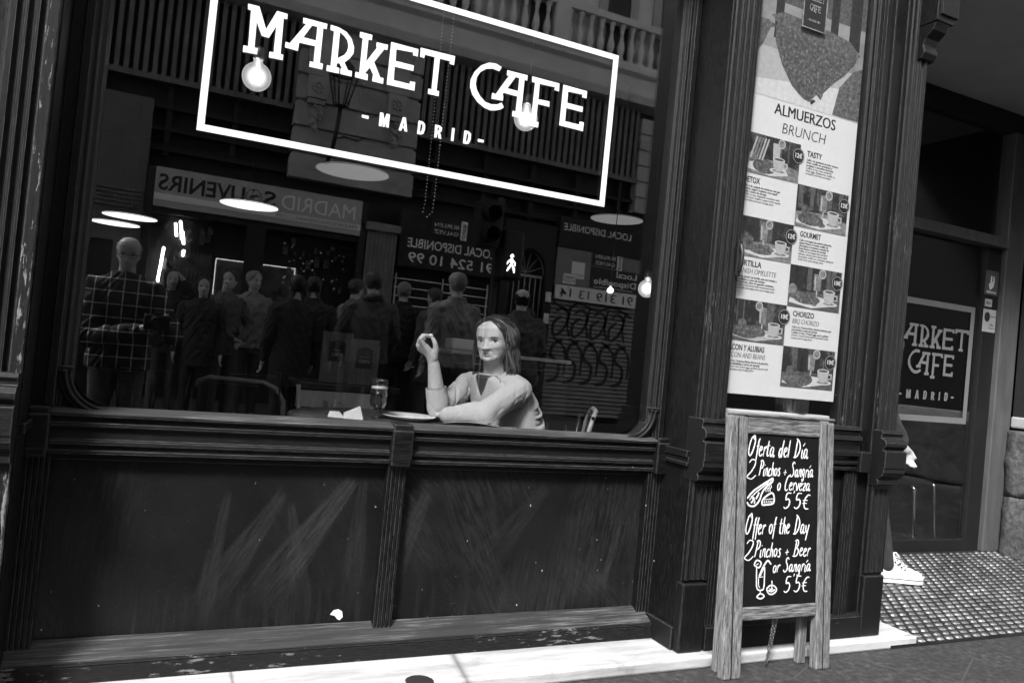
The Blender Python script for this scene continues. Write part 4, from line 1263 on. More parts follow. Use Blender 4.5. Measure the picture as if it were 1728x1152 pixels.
# ------------------------------------------------------------------ chairs and furniture further in
def pale_chair(x, y, ang, lab, m='pale_wood', group='cafe chairs'):
    e = empty('cafe_chair', (x, y, 0), lab, 'chair', group)
    e.rotation_euler.z = ang
    def part(mb, nm, mt): 
        o = mb.build(nm, mt, None); o.parent = e; return o
    s_ = MB().lathe([(0, .44), (.19, .44), (.2, .45), (.2, .46), (.19, .468), (0, .468)], (0, 0, 0), 32); part(s_, 'seat', m)
    for sx in (-1, 1):
        for sy in (-1, 1):
            part(MB().tube([(sx*.14, sy*.14, .445), (sx*.18, sy*.18, 0)], [.016, .012], 10), 'leg', m)
    arc = [(.2*math.sin(t), .16+.05*math.cos(t), 0) for t in np.linspace(-1.1, 1.1, 13)]
    bk = MB()
    n = len(arc)
    vs = []
    for d, (z0, z1) in ((-.009, (.70, .775)), (.009, (.70, .775))):
        for p in arc:
            L = math.hypot(p[0], p[1]); q = (p[0]*(1+d/L), p[1]*(1+d/L))
            vs += [(q[0], q[1], z0), (q[0], q[1], z1)]
    fs = []
    for i in range(n-1):
        fs += [(2*i, 2*i+2, 2*i+3, 2*i+1), (2*n+2*i, 2*n+2*i+1, 2*n+2*i+3, 2*n+2*i+2), (2*i+1, 2*i+3, 2*n+2*i+3, 2*n+2*i+1), (2*i, 2*n+2*i, 2*n+2*i+2, 2*i+2)]
    fs += [(0, 1, 2*n+1, 2*n), (2*n-2, 4*n-2, 4*n-1, 2*n-1)]
    bk.add(vs, fs); part(bk, 'backrest', m)
    for i in (0, 3, 6, 9, 12):
        part(MB().tube([(arc[i][0]*.85, arc[i][1]*.8, .46), (arc[i][0], arc[i][1], .74 if i not in (0, 12) else .80)], .010, 8), 'spindle', m)
    return e
pale_chair(.79, 1.02, 0, 'pale wooden chair with a curved back across the table from the woman')
pale_chair(1.47, .60, R(-60), 'dark wooden chair that the woman is sitting on', 'dark_wood')
pale_chair(.62, 2.05, R(30), 'dark spindle back chair in the shade behind the pale one', 'dark_wood')
pale_chair(-.05, 1.75, R(-20), 'dark spindle back chair at the far left inside the window', 'dark_wood')
plain('pilaster_grey', .20, .8, .2, 5)
plain('tube_paint', .28, .35, .1)
def steel_chair(x, y, ang, lab, tube='tube_paint'):
    e = empty('steel_chair', (x, y, 0), lab, 'chair', 'steel tube chairs')
    e.rotation_euler.z = ang
    def part(mb, nm, mt):
        o = mb.build(nm, mt, None); o.parent = e; return o
    part(MB().box(-.2, .2, -.2, .2, .44, .456), 'seat', 'dark_wood')
    for sx in (-1, 1):
        part(MB().tube([(sx*.2, -.18, .44), (sx*.2, -.2, .42), (sx*.22, -.23, 0)], .011, 8), 'leg', 'chrome')
        part(MB().tube([(sx*.2, .18, .44), (sx*.21, .24, 0)], .011, 8), 'leg', 'chrome')
    part(MB().tube([(-.2, .18, .44), (-.2, .22, .74), (-.17, .235, .79), (-.12, .245, .81), (.12, .245, .81), (.17, .235, .79), (.2, .22, .74), (.2, .18, .44)], .011, 8), 'back_tube', tube)
    part(MB().box(-.19, .19, .225, .238, .66, .79), 'backrest', 'dark_wood')
    return e
steel_chair(1.66, .80, R(-118), 'bright steel tube chair to the right of the seated woman')
steel_chair(.45, 1.25, R(150), 'steel tube chair left of the pale chair', 'pilaster_grey')
steel_chair(4.62, 1.25, R(20), 'steel tube chair standing just inside the glass door')
cb = empty('sideboard', (1.92, 1.62, 0), 'dark panelled sideboard with a pale top edge behind the woman', 'sideboard')
MB().box(1.45, 2.17, 1.50, 1.80, .02, 1.005).build('body', 'dark_wood', cb, .004)
MB().box(1.44, 2.18, 1.485, 1.81, 1.007, 1.027).build('top', 'pale_wood', cb, .004)
for x0 in (1.47, 1.83):
    MB().box(x0, x0+.32, 1.482, 1.498, .66, .96).build('drawer_front', 'dark_wood', cb, .006)
    MB().box(x0, x0+.32, 1.482, 1.498, .06, .63).build('door_panel', 'dark_wood', cb, .006)
MB().box(1.46, 1.60, 1.54, 1.66, 1.029, 1.09).build('napkin_box', 'white', bevel=.012, label='small white rounded box on the sideboard left of the woman', cat='box', origin=(1.53, 1.6, 1.03))
st2 = empty('dark_side_table', (.86, 1.36, 0), 'dark low side table carrying two upright wooden menu boards', 'side table')
MB().box(.62, 1.10, 1.22, 1.55, .78, .812).build('top', 'dark_wood', st2, .004)
for sx in (.64, 1.05):
    for sy in (1.24, 1.50): MB().box(sx, sx+.03, sy, sy+.03, 0, .78).build('leg', 'dark_wood', st2)
def carta_mat():
    t = NT('menu_wood')
    n = t.noise(7, t.coord((22, 22, 1.5)), 8, .7)
    t.base(t.ramp(n, [(.3, .05), (.55, .12), (.75, .18)]))
    t.rough(.7)
    M['menu_wood'] = t.m
carta_mat()
for (x, z0, z1, lab) in ((.722, .814, 1.056, 'left wooden menu board with a dark badge, partly behind the other'), (.848, .814, 1.034, 'right wooden menu board with a dark badge reading carta')):
    e = empty('menu_board', (x+.07, 1.3, .814), lab, 'menu', 'wooden menu boards on the side table')
    y = 1.31 if x < .8 else 1.28
    MB().box(x, x+.147, y, y+.012, z0, z1).build('board', 'menu_wood', e, .002)
    b = MB()
    cz = z1-.085
    b.poly([[(x+.035, cz-.055), (x+.115, cz-.055), (x+.115, cz+.035), (x+.075, cz+.05), (x+.035, cz+.035)]], y-.003, y-.001)
    b.cur = 1
    put_text(b, 'CARTA', x+.048, cz-.030, y-.0045, .022, fit=.055, bold=.01)
    b.poly([[(x+.055, cz-.002), (x+.095, cz-.002), (x+.095, cz), (x+.055, cz)]], y-.0045, y-.0033)
    b.build('badge', ['ink', 'ph_grey'], e)

tin = empty('ribbed_tin', (2.30, -.10, .906), 'ribbed metal tin on the ledge below the menu poster', 'tin')
n_ = 48
MB().lathe([(0, .907), (.058, .907), (.060, .91), (.060, 1.02), (.058, 1.025), (0, 1.02)], (2.30, -.10, 0), 40).build('body', 'steel', tin)
c = MB()
for k in range(24):
    a_ = 2*PI*k/24
    c.tube([(2.30+.0605*math.cos(a_), -.10+.0605*math.sin(a_), .915), (2.30+.0605*math.cos(a_), -.10+.0605*math.sin(a_), 1.015)], .004, 6)
c.build('rib', 'steel', tin)

# ------------------------------------------------------------------ people
plain('skin', .52, .55, .12, 30)
plain('cloth_black', .030, .85, .4, 20)
plain('cloth_dark', .10, .85, .4, 12)
plain('cloth_mid', .24, .85, .35, 9)
plain('cloth_grey', .16, .85, .3, 9)
plain('blouse_cloth', .035, .8, .3, 20)
plain('denim', .09, .9, .4, 30)
plain('shoe_white', .78, .55, .06)
plain('hair_dark', .016, .45, .5, 60)
plain('hair_brown', .05, .5, .5, 60)
plain('hair_light', .16, .4, .4, 60)
plain('hair_grey', .22, .6, .4, 60)

HZ = [0, .010, .025, .05, .08, .11, .14, .17, .195, .213, .225]
def itp(z, v):
    return float(np.interp(z, HZ, v))
W_ = [.020, .034, .046, .058, .0655, .0695, .073, .0725, .062, .041, .004]
F_ = [.050, .070, .078, .079, .080, .0795, .083, .079, .064, .040, .004]
B_ = [.000, .006, .020, .045, .070, .088, .096, .094, .080, .052, .004]
def skull(z, ph, off=0):
    """point on the head at height z and azimuth ph (0 = straight ahead, which is -y)"""
    wx = itp(z, W_)+off
    c, s_ = math.cos(ph), math.sin(ph)
    d = (itp(z, F_) if c > 0 else itp(z, B_))+off
    e = .86
    x = wx*math.copysign(abs(s_)**e, s_)
    y = -d*math.copysign(abs(c)**e, c)
    return Vector((x, y, z))

def G(x, z, cx, cz, sx, sz):
    return math.exp(-((x-cx)/sx)**2-((z-cz)/sz)**2)
def face_push(x, z):
    a = abs(x)
    d = 0
    if .066 < z < .118:
        k = (.118-z)/.044
        d += (.004+.0165*min(1, k)**1.1)*math.exp(-(x/(.0075+.0065*min(1, k)))**2)*min(1, (z-.066)/.006+.15)
    d += .009*G(a, z, .0125, .0735, .0065, .0065)
    d += .006*G(x, z, 0, .0745, .0085, .0075)
    d -= .010*G(a, z, .031, .110, .016, .0115)
    d += .0045*G(a, z, .031, .1085, .011, .0065)
    d += .004*G(a, z, .030, .128, .020, .006)
    d += .006*G(a, z, .043, .083, .016, .014)
    d += .0036*G(a, z, .030, .0960, .012, .0042)
    d -= .0022*G(a, z, .026, .0895, .013, .0022)
    d -= .0012*(math.exp(-((z-.150)/.0016)**2)+math.exp(-((z-.159)/.0016)**2)+math.exp(-((z-.168)/.0016)**2))*(1 if a < .035 else 0)
    d -= .0030*G(a, z, .029, .034, .0035, .010)
    d -= .0062*math.exp(-((a-(.017+(.072-z)*.55))/.0040)**2)*(1 if .036 < z < .074 else 0)
    d += .0055*G(x, z, 0, .0535, .017, .0042)
    d += .0060*G(x, z, 0, .0430, .015, .0046)
    d -= .0034*math.exp(-((z-.0483)/.0015)**2)*(1 if a < .022 else 0)
    d -= .0040*G(x, z, 0, .034, .016, .005)
    d += .0060*G(x, z, 0, .016, .015, .010)
    d += .0070*G(a, z, .042, .030, .013, .014)
    return d
def head_shape(mb, mtx, nz=74, na=110, detail=True):
    zs = np.linspace(0, .225, nz)
    zs = .225*(1-np.cos(np.linspace(0, PI, nz)))/2
    vs = []
    for z in zs:
        for k in range(na):
            t = -PI+2*PI*k/na
            ph = t*(.55+.45*(abs(t)/PI))    # more points on the face
            p = skull(z, ph)
            if detail and math.cos(ph) > .1:
                wgt = min(1, (math.cos(ph)-.1)/.35)
                p.y -= face_push(p.x, p.z)*wgt
            vs.append(mtx @ p)
    fs = []
    for i in range(nz-1):
        fs += [(i*na+k, i*na+(k+1) % na, (i+1)*na+(k+1) % na, (i+1)*na+k) for k in range(na)]
    fs += [tuple(range(na))[::-1], tuple((nz-1)*na+k for k in range(na))]
    mb.add(vs, fs, True)
    # ears
    for sg in (-1, 1):
        c = mtx @ Vector((sg*.071, .012, .095))
        e = MB(); e.ball((0, 0, 0), .007, .016, .030, 10, 8)
        rm = mtx.to_3x3()
        mb.add([c+rm @ (Matrix.Rotation(sg*.25, 3, 'Z') @ Vector(p)) for p in e.v], e.f, True)

def hair_cap(mtx, style, seed=1):
    """short hair as one thick shell that follows the skull, with a ragged surface"""
    mb = MB()
    nz, na = 40, 90
    vs = []
    rd = random.Random(seed)
    for i in range(nz):
        z = .228*(1-((nz-1-i)/(nz-1))**1.6) if style != 'long' else -.03+.258*(1-((nz-1-i)/(nz-1))**1.4)
        for k in range(na):
            ph = -PI+2*PI*k/na
            dg_ = abs(math.degrees(ph))
            xs, ys = {'short': ([0, 25, 50, 70, 88, 115, 180], [.200, .194, .165, .135, .098, .050, .038]),
                      'long': ([0, 22, 48, 66, 84], [.204, .196, .160, .095, -.03]),
                      'bald': ([0, 70, 84, 115, 180], [.3, .3, .098, .050, .038])}[style]
            line = float(np.interp(dg_, xs, ys))
            on = z > line and not (style == 'bald' and z > .150+.02*math.sin(dg_*.07))
            off = .009 if on else -.012
            zz = z
            p = skull(max(.06 if on else .02, min(z, .2249)), ph, off+(rd.uniform(-.0035, .0035) if on else 0))
            if not on and z < .05: p = Vector((p.x*.3, p.y*.3+.02, p.z))
            p.z = zz+(off if z > .2 else 0)
            vs.append(mtx @ p)
    fs = []
    for i in range(nz-1):
        fs += [(i*na+k, i*na+(k+1) % na, (i+1)*na+(k+1) % na, (i+1)*na+k) for k in range(na)]
    fs += [tuple(range(na))[::-1], tuple((nz-1)*na+k for k in range(na))]
    mb.add(vs, fs, True)
    return mb

def spectacles(mtx, parent, rr=.021):
    g = MB()
    for sg in (-1, 1):
        g.tube([mtx @ Vector((sg*.032+rr*1.1*math.cos(t), -.094, .108+rr*.8*math.sin(t))) for t in np.linspace(0, 2*PI, 17)[:-1]], .002, 6, closed=True)
        g.tube([mtx @ Vector(p) for p in ((sg*.054, -.093, .114), (sg*.068, -.075, .114), (sg*.076, .01, .108))], .0018, 6)
    g.tube([mtx @ Vector(p) for p in ((-.010, -.095, .112), (0, -.098, .114), (.010, -.095, .112))], .002, 6)
    o = bpy.data.objects.new('glasses', g.mesh('glasses', ['black'])); S.collection.objects.link(o); o.parent = parent

def hand_shape(mb, wrist, d, side, curl=.4):
    """relaxed hand hanging from the wrist along d; side = direction of the thumb"""
    w0, d, sd = Vector(wrist), Vector(d).normalized(), Vector(side).normalized()
    pn = d.cross(sd).normalized()
    c = w0+d*.05
    mb.capsule(w0, .024, w0+d*.045+sd*.016, .022); mb.capsule(w0, .022, w0+d*.045-sd*.016, .020); mb.capsule(w0+d*.05+sd*.018, .018, w0+d*.078-sd*.02, .015)
    for i, L in enumerate((.070, .078, .072, .056)):
        a = w0+d*.082+sd*(.026-.0175*i)
        b = a+d*L*.5+pn*L*.12*curl*2
        e = b+d*L*.42*math.cos(curl*1.6)+pn*L*.5*math.sin(curl*1.6)
        mb.chain([a, b, e], [.0095, .0085, .0070])
    a = w0+d*.025+sd*.026
    b = a+d*.035+sd*.020
    mb.chain([a, b, b+d*.032+sd*.004+pn*.008], [.012, .010, .008])

def sneaker(root, ft):
    """white canvas high-top: rubber sole with a line, toe cap, canvas upper, laces"""
    fx, fy = ft
    def kid(nm, me, par):
        o = bpy.data.objects.new(nm, me); S.collection.objects.link(o); o.parent = par; return o
    before = set(bpy.data.objects)
    def outline(k):
        pts = []
        for y, w in ((.075, .022), (.065, .034), (.03, .039), (-.03, .036), (-.09, .043), (-.135, .046), (-.165, .038), (-.185, .018)):
            pts.append((w*k, y))
        return [(fx+x, fy+y) for x, y in pts]+[(fx-x, fy+y) for x, y in pts[::-1]]
    z0 = .003
    so = MB().extr(outline(1.04), 'z', .003, .034)
    so.cur = 1; so.extr(outline(1.06), 'z', .022, .026)
    up = MB()
    up.capsule((fx, fy+.032, .055), .040, (fx, fy-.03, .052), .038); up.capsule((fx, fy-.03, .052), .037, (fx, fy-.115, .040), .036)
    up.capsule((fx, fy+.035, .06), .040, (fx, fy+.028, .135), .041); up.capsule((fx, fy-.02, .075), .030, (fx, fy+.01, .13), .036)
    me = remesh(up, 'shoe', ['shoe_white'], .006, 4)
    sh = kid('shoe', me, root)
    kid('sole', so.mesh('sole', ['shoe_white', 'cloth_dark']), sh)
    tc = MB(); tc.ball((fx, fy-.138, .032), .040, .046, .032, 18, 12)
    kid('toe_cap', tc.mesh('toe_cap', ['white']), sh)
    la = MB()
    for i in range(5):
        t = i/4
        y, z = fy-.085+.085*t, .082+.052*t
        la.tube([(fx-.026, y+.012, z-.012), (fx-.01, y-.006, z+.005), (fx+.012, y-.004, z+.005), (fx+.026, y+.014, z-.012)], .0042, 6)
        la.tube([(fx+.026, y+.012, z-.012), (fx+.01, y-.006, z+.006), (fx-.012, y-.004, z+.006), (fx-.026, y+.016, z-.010)], .0042, 6)
    for sx in (-1, 1):
        la.tube([(fx, fy+.002, .142), (fx+sx*.02, fy-.02, .155), (fx+sx*.035, fy-.03, .140), (fx+sx*.02, fy-.018, .128), (fx, fy, .138)], .0036, 6)
    kid('laces', la.mesh('laces', ['white']), sh)
    ey = MB()
    for sx in (-1, 1):
        for i in range(5): ey.ball((fx+sx*.031, fy-.07+.075*i/4, .072+.048*i/4), .0045, n=8, m=6)
    kid('eyelet', ey.mesh('eyelets', ['black']), sh)
    for o in set(bpy.data.objects)-before:      # a big loose shoe
        if o.data: o.data.transform(Matrix.Translation((fx, fy+.075, 0)) @ Matrix.Scale(1.14, 4) @ Matrix.Translation((-fx, -fy-.075, 0)))

def mark_face(me, hm):
    """stores where each point lies on the head, for the pigment and painted shade of the features"""
    n = len(me.vertices)
    co = np.empty(n*3); me.vertices.foreach_get('co', co); co = co.reshape(-1, 3)
    inv = np.array(hm.inverted())
    hp = co @ inv[:3, :3].T+inv[:3, 3]
    at = me.attributes.new('face_place', 'FLOAT_VECTOR', 'POINT')
    at.data.foreach_set('vector', hp.astype(np.float32).ravel())

def face_material():
    # face pigment: lips, eyes, brows; shade of nostrils, mouth line, lids painted in
    t = NT('face_skin')
    an = t.n('Attribute', attribute_name='face_place')
    sx = t.n('SeparateXYZ'); t.l(an.outputs['Vector'], sx.inputs[0])
    x, y, z = sx.outputs
    ax = t.math('ABSOLUTE', x)
    def ellm(px, pz, cx, cz, rx, rz, soft=.25):
        a = t.math('POWER', t.math('DIVIDE', t.math('SUBTRACT', px, cx), rx), 2)
        c = t.math('POWER', t.math('DIVIDE', t.math('SUBTRACT', pz, cz), rz), 2)
        return t.ramp(t.math('MULTIPLY', t.math('ADD', a, c), .5), [(.5-soft*.5, 1), (.5, 0)])
    front = t.ramp(t.math('ADD', t.math('MULTIPLY', y, -5), 0), [(.20, 0), (.27, 1)])
    nz_ = t.noise(55, t.coord(), 5, .65)
    col = t.ramp(nz_, [(.3, .40), (.7, .50)])
    def put(mask, v, k=1.0):
        nonlocal col
        col = t.mix(t.math('MULTIPLY', t.math('MULTIPLY', mask, front), k), col, v)
    put(ellm(ax, z, .030, .1000, .018, .008, .9), .27, .45)
    put(ellm(x, z, 0, .0485, .0205, .0075, .6), .30)
    put(ellm(x, z, 0, .0483, .0215, .0011, .6), .10, .9)  # dark parting of the lips, its shade put into the colour
    bz = t.math('ADD', z, t.math('MULTIPLY', t.math('POWER', t.math('SUBTRACT', ax, .033), 2), 14))
    put(ellm(ax, bz, .031, .1285, .018, .0036, .6), .05, .85)
    put(ellm(ax, z, .031, .1098, .0172, .0088, .5), .12, .7)  # lid shading painted round the eyes
    put(ellm(ax, z, .031, .1080, .0145, .0062, .3), .44)
    put(ellm(t.math('SUBTRACT', x, .034), z, 0, .1085, .0064, .0062, .25), .010)
    put(ellm(t.math('SUBTRACT', x, -.0285), z, 0, .1085, .0064, .0062, .25), .010)
    lid = t.math('ADD', z, t.math('MULTIPLY', t.math('POWER', t.math('SUBTRACT', ax, .031), 2), 24))
    put(ellm(ax, lid, .031, .1140, .0170, .0028, .5), .02)
    put(ellm(ax, lid, .031, .1020, .0140, .0012, .6), .12, .7)
    put(ellm(ax, z, .0075, .0668, .0030, .0017, .6), .10)  # shade inside the nostrils painted as two dark dots
    t.base(col); t.rough(.5)
    fw = t.noise(30, t.coord((1, 1, 1)), 6, .7)
    t.bump(t.math('ADD', t.noise(160, t.coord(), 5, .7), fw), .22, .002)
    M['face_skin'] = t.m
face_material()

STAND = dict(handR=((-.24, .02, 1.12), (-.25, -.06, .86)), handL=((.24, .02, 1.12), (.25, -.06, .86)))
def person(name_label, loc, rotz=0, h=1.75, hair='short', hair_m='hair_brown', top='cloth_dark', legs='denim', shoes='cloth_black', arms=None, stout=1.0, head_yaw=0, head_pitch=0, lean=0.0,
           coat=.84, group=None, skin='skin', feet=((-.10, 0), (.10, 0)), bag=None, specs=False, collar=None, voxel=.008, shoe_parts=True):
    arms = arms or {}
    hr = arms.get('R', STAND['handR']); hl = arms.get('L', STAND['handL'])
    k = h/1.75
    body = MB()
    LN = lambda p: Vector((p[0], p[1]-lean*max(0, p[2]-.95), p[2]-.25*lean*max(0, p[2]-.95)))
    nb = LN((0, .0, 1.52))
    hm = Matrix.Translation(LN((0, -.012, 1.520))) @ Matrix.Rotation(head_yaw, 4, 'Z') @ Matrix.Rotation(head_pitch, 4, 'X') @ Matrix.Translation((0, .02, 0))
    head_shape(body, hm, 60, 80)
    body.capsule(LN((0, .03, 1.42)), .060, LN((0, .018, 1.58)), .052)
    body.loft([((0, .0, .90), .12, .09, 0), ((0, 0, 1.1), .11, .08, 0), (LN((0, .0, 1.35)), .14, .09, 0), (LN((0, .015, 1.44)), .12, .07, 0)])
    for s_, (el, ha) in ((-1, hr), (1, hl)):
        sh = LN((s_*.185, .01, 1.40))
        body.chain([LN((s_*.08, .01, 1.39)), sh, el, ha], [.05, .045, .036, .026])
        dd = (Vector(ha)-Vector(el)).normalized()
        hand_shape(body, ha, dd, Vector((0, -1, 0)) if abs(dd.y) < .8 else Vector((-s_*.3, 0, 1)))
        ft = feet[0] if s_ < 0 else feet[1]
        body.chain([(s_*.09, 0, .90), (s_*.095+.3*(ft[0]-s_*.1), ft[1]*.5-.01, .49), (ft[0], ft[1]+.02, .09)], [.07, .05, .036])
        body.capsule((ft[0], ft[1]+.02, .07), .035, (ft[0], ft[1]-.10, .04), .028)
    me = remesh(body, 'body', [skin], voxel, 2)
    mark_face(me, hm); me.materials[0] = M['face_skin']
    root = link_mesh('person', me, None, name_label, 'person', group)
    def kid(nm, me):
        o = bpy.data.objects.new(nm, me); S.collection.objects.link(o); o.parent = root; return o
    q = stout
    j = MB()
    j.loft([((0, .0, coat), .19*q, .135*q, 0), ((0, 0, .96), .185*q, .13*q, 0), (LN((0, 0, 1.12)), .178*q, .125*q, 0), (LN((0, 0, 1.28)), .195*q, .13*q, 0), (LN((0, .005, 1.39)), .195, .115, 0), (LN((0, .012, 1.455)), .135, .085, 0), (LN((0, .018, 1.50)), .080, .075, 0)])
    for s_, (el, ha) in ((-1, hr), (1, hl)):
        j.chain([LN((s_*.10, .01, 1.39)), LN((s_*.180*(.5+.5*q), .01, 1.375)), el, Vector(el).lerp(Vector(ha), .93)], [.075, .078, .060*q, .044])
    if collar == 'hood':
        j.tube([LN((.085*math.cos(t), .03+.085*math.sin(t), 1.47+.02*math.sin(t))) for t in np.linspace(-.3, PI+.3, 14)], .036, 8)
    elif collar:
        j.tube([LN((.075*math.cos(t), .012+.07*math.sin(t), 1.50)) for t in np.linspace(0, 2*PI, 20)[:-1]], .018, 8, closed=True)
    me = remesh(j, 'jacket', [top], voxel, 3)
    co = np.empty(len(me.vertices)*3); me.vertices.foreach_get('co', co); co = co.reshape(-1, 3)
    no = np.empty(len(me.vertices)*3); me.vertices.foreach_get('normal', no); no = no.reshape(-1, 3)
    dsp = .006*np.sin(co[:, 2]*70+9*np.sin(co[:, 0]*13+co[:, 1]*9))*np.sin(co[:, 0]*23+co[:, 2]*8+1)+.004*np.sin(co[:, 2]*31+co[:, 0]*60)
    me.vertices.foreach_set('co', (co+no*dsp[:, None]).ravel())
    jk = kid('jacket', me)
    t = MB()
    t.loft([((0, .0, .78), .165*q, .12*q, 0), ((0, 0, .90), .17*q, .125*q, 0), ((0, 0, 1.0), .16*q, .115*q, 0)])
    for s_ in (-1, 1):
        ft = feet[0] if s_ < 0 else feet[1]
        t.chain([(s_*.085, 0, .85), (s_*.095+.3*(ft[0]-s_*.1), ft[1]*.5-.01, .49), (ft[0], ft[1]+.02, .10)], [.095*q, .070, .056])
    kid('trousers', remesh(t, 'trousers', [legs], voxel, 3))
    for s_ in (-1, 1):
        ft = feet[0] if s_ < 0 else feet[1]
        sb = MB(); sb.capsule((ft[0], ft[1]+.045, .045), .042, (ft[0]+s_*.01, ft[1]-.14, .038), .036)
        sb.capsule((ft[0], ft[1]+.03, .05), .044, (ft[0], ft[1]+.02, .10), .042)
        sb.v = [(x, y, max(z, .004)) for x, y, z in sb.v]
        if shoes == 'shoe_white':
            sneaker(root, ft)
            continue
        kid('shoe', remesh(sb, 'shoe', [shoes], voxel*.8, 2))
    if hair:
        kid('hair', hair_cap(hm, hair, len(name_label)).mesh('hair', [hair_m]))
    if specs: spectacles(hm, root)
    root.location = loc; root.rotation_euler.z = rotz; root.scale = (k, k, k)
    return root, hm

# -------------------------------------------------- the woman at the window
def woman():
    hs = .945
    fy = R(-51)
    hm = Matrix.Translation((1.283, .532, .984)) @ Matrix.Rotation(fy, 4, 'Z') @ Matrix.Rotation(R(-3), 4, 'Y') @ Matrix.Rotation(R(4), 4, 'X') @ Matrix.Diagonal((hs*1.07, hs*1.02, hs*.91, 1))
    b = MB()
    head_shape(b, hm, 150, 190)
    b.capsule((1.318, .562, .90), .058, (1.292, .546, .985), .052)
    b.capsule((1.318, .562, .90), .058, (1.300, .548, 1.03), .052)
    ty = math.atan2(-.96, .277)
    b.loft([((1.43, .545, .46), .15, .11, ty), ((1.39, .552, .70), .14, .095, ty), ((1.345, .56, .85), .14, .08, ty), ((1.32, .56, .92), .09, .06, ty)])
    el, wr = Vector((1.048, .515, .782)), Vector((1.006, .50, .962))
    b.chain([(1.31, .56, .88), (1.25, .71, .88), el], [.045, .045, .036])
    b.chain([el, el.lerp(wr, .45), wr], [.034, .033, .0235])
    # raised hand: palm, thumb and four bent fingers that pinch a morsel
    b.capsule(wr, .0215, (.988, .497, 1.000), .0215)
    b.capsule((.999, .492, .985), .018, (.962, .486, 1.026), .0125)
    b.capsule((.996, .500, .985), .018, (.960, .500, 1.022), .0130)
    b.capsule((.998, .508, .985), .017, (.966, .520, 1.014), .0120)
    b.capsule((1.000, .514, .985), .015, (.974, .536, 1.006), .0105)
    b.chain([(1.000, .486, .985), (1.001, .474, 1.020), (.994, .470, 1.042), (.985, .476, 1.060)], [.0145, .0115, .0095, .0075])
    b.chain([(.954, .482, 1.032), (.934, .478, 1.054), (.950, .475, 1.069), (.975, .479, 1.067)], [.0090, .0082, .0076, .0064])
    b.chain([(.954, .500, 1.027), (.937, .500, 1.047), (.949, .500, 1.069), (.970, .496, 1.071)], [.0092, .0084, .0077, .0065])
    b.chain([(.959, .522, 1.015), (.942, .528, 1.028), (.946, .528, 1.050), (.966, .523, 1.056)], [.0088, .0080, .0074, .0062])
    b.chain([(.968, .540, 1.004), (.955, .550, 1.014), (.954, .553, 1.032), (.968, .548, 1.041)], [.0078, .0071, .0066, .0056])
    # near arm folded on the table, its hand under the other elbow
    sh2, el2, wr2 = Vector((1.345, .405, .885)), Vector((1.172, .318, .798)), Vector((1.078, .415, .770))
    b.chain([(1.33, .50, .88), sh2, el2, wr2], [.05, .046, .036, .025])
    hand_shape(b, wr2, Vector((-.22, .97, -.08)), Vector((.97, .22, .0)), .25)
    # seated legs under the table
    for y in (.47, .64):
        b.chain([(1.43, y, .53), (1.02, y-.02, .52), (1.05, y, .10)], [.075, .055, .036])
        b.capsule((1.05, y, .07), .036, (.94, y, .035), .028)
    me = remesh(b, 'body', ['skin'], .0026, 2, .4)
    mark_face(me, hm)
    me.materials[0] = M['face_skin']
    root = link_mesh('person', me, None, 'woman in a pale blazer sitting behind the window with one hand raised to her chin', 'person')
    # keep the origin at her seat
    off = Vector((1.40, .55, .0))
    me.transform(Matrix.Translation(-off)); root.location = off
    def kid(nm, m_):
        o = bpy.data.objects.new(nm, m_); S.collection.objects.link(o); o.parent = root
        m_.transform(Matrix.Translation(-off)); return o
    # blazer
    j = MB()
    j.loft([((1.43, .545, .47), .195, .145, ty), ((1.41, .55, .60), .187, .133, ty), ((1.387, .555, .72), .180, .124, ty), ((1.357, .56, .82), .176, .115, ty), ((1.330, .56, .89), .165, .097, ty), ((1.312, .56, .922), .125, .084, ty), ((1.306, .558, .938), .085, .066, ty)])
    j_torso = MB(); j_torso.v = list(j.v); j_torso.f = list(j.f)
    sh1 = Vector((1.250, .712, .882))
    cuff = el.lerp(wr, .47)
    j.chain([(1.31, .60, .89), sh1, el+Vector((.004, 0, -.002))], [.068, .055, .044])
    j.tube([el+Vector((0, 0, -.012)), el+Vector((.0, 0, .01)), el.lerp(wr, .25), cuff], [.040, .046, .0435, .0415], 24)
    j.chain([(1.335, .47, .89), sh2, el2, wr2.lerp(el2, -.15)], [.066, .056, .045, .037])
    m_ = remesh(j, 'blazer', ['cloth_grey'], .0042, 5, .5)
    n = len(m_.vertices)
    co = np.empty(n*3); m_.vertices.foreach_get('co', co); co = co.reshape(-1, 3)
    no = np.empty(n*3); m_.vertices.foreach_get('normal', no); no = no.reshape(-1, 3)
    d = np.zeros(n)
    rng = np.random.RandomState(5)
    def folds(a, b_, rad, freq, amp, skew, ph):
        """creases across a sleeve between a and b_"""
        nonlocal d
        a, b_ = np.array(a), np.array(b_)
        ab = b_-a
        L = np.linalg.norm(ab); u = ab/L
        rel = co-a
        tt = rel @ u
        pr = rel-np.outer(tt, u)
        dist = np.linalg.norm(pr, axis=1)
        e1 = np.cross(u, [0.1, 0.2, 1.0]); e1 /= np.linalg.norm(e1); e2 = np.cross(u, e1)
        an = np.arctan2(pr @ e2, pr @ e1)
        m = np.clip(1-(dist-rad)/.02, 0, 1)*np.clip((tt+.03)/.04, 0, 1)*np.clip((L+.03-tt)/.04, 0, 1)
        w1 = np.sin(tt*freq*.42+skew*an+ph+1.3*np.sin(tt*11+ph))
        w2 = np.sin(tt*freq*.66-skew*.8*an+2*ph+.8*np.sin(tt*19+an))
        ww = .28*w1-1.0*(1-np.abs(w1))**5-.6*(1-np.abs(w2))**6+.2
        d += m*amp*ww*(.55+.45*np.sin(an*1.0+ph*2))
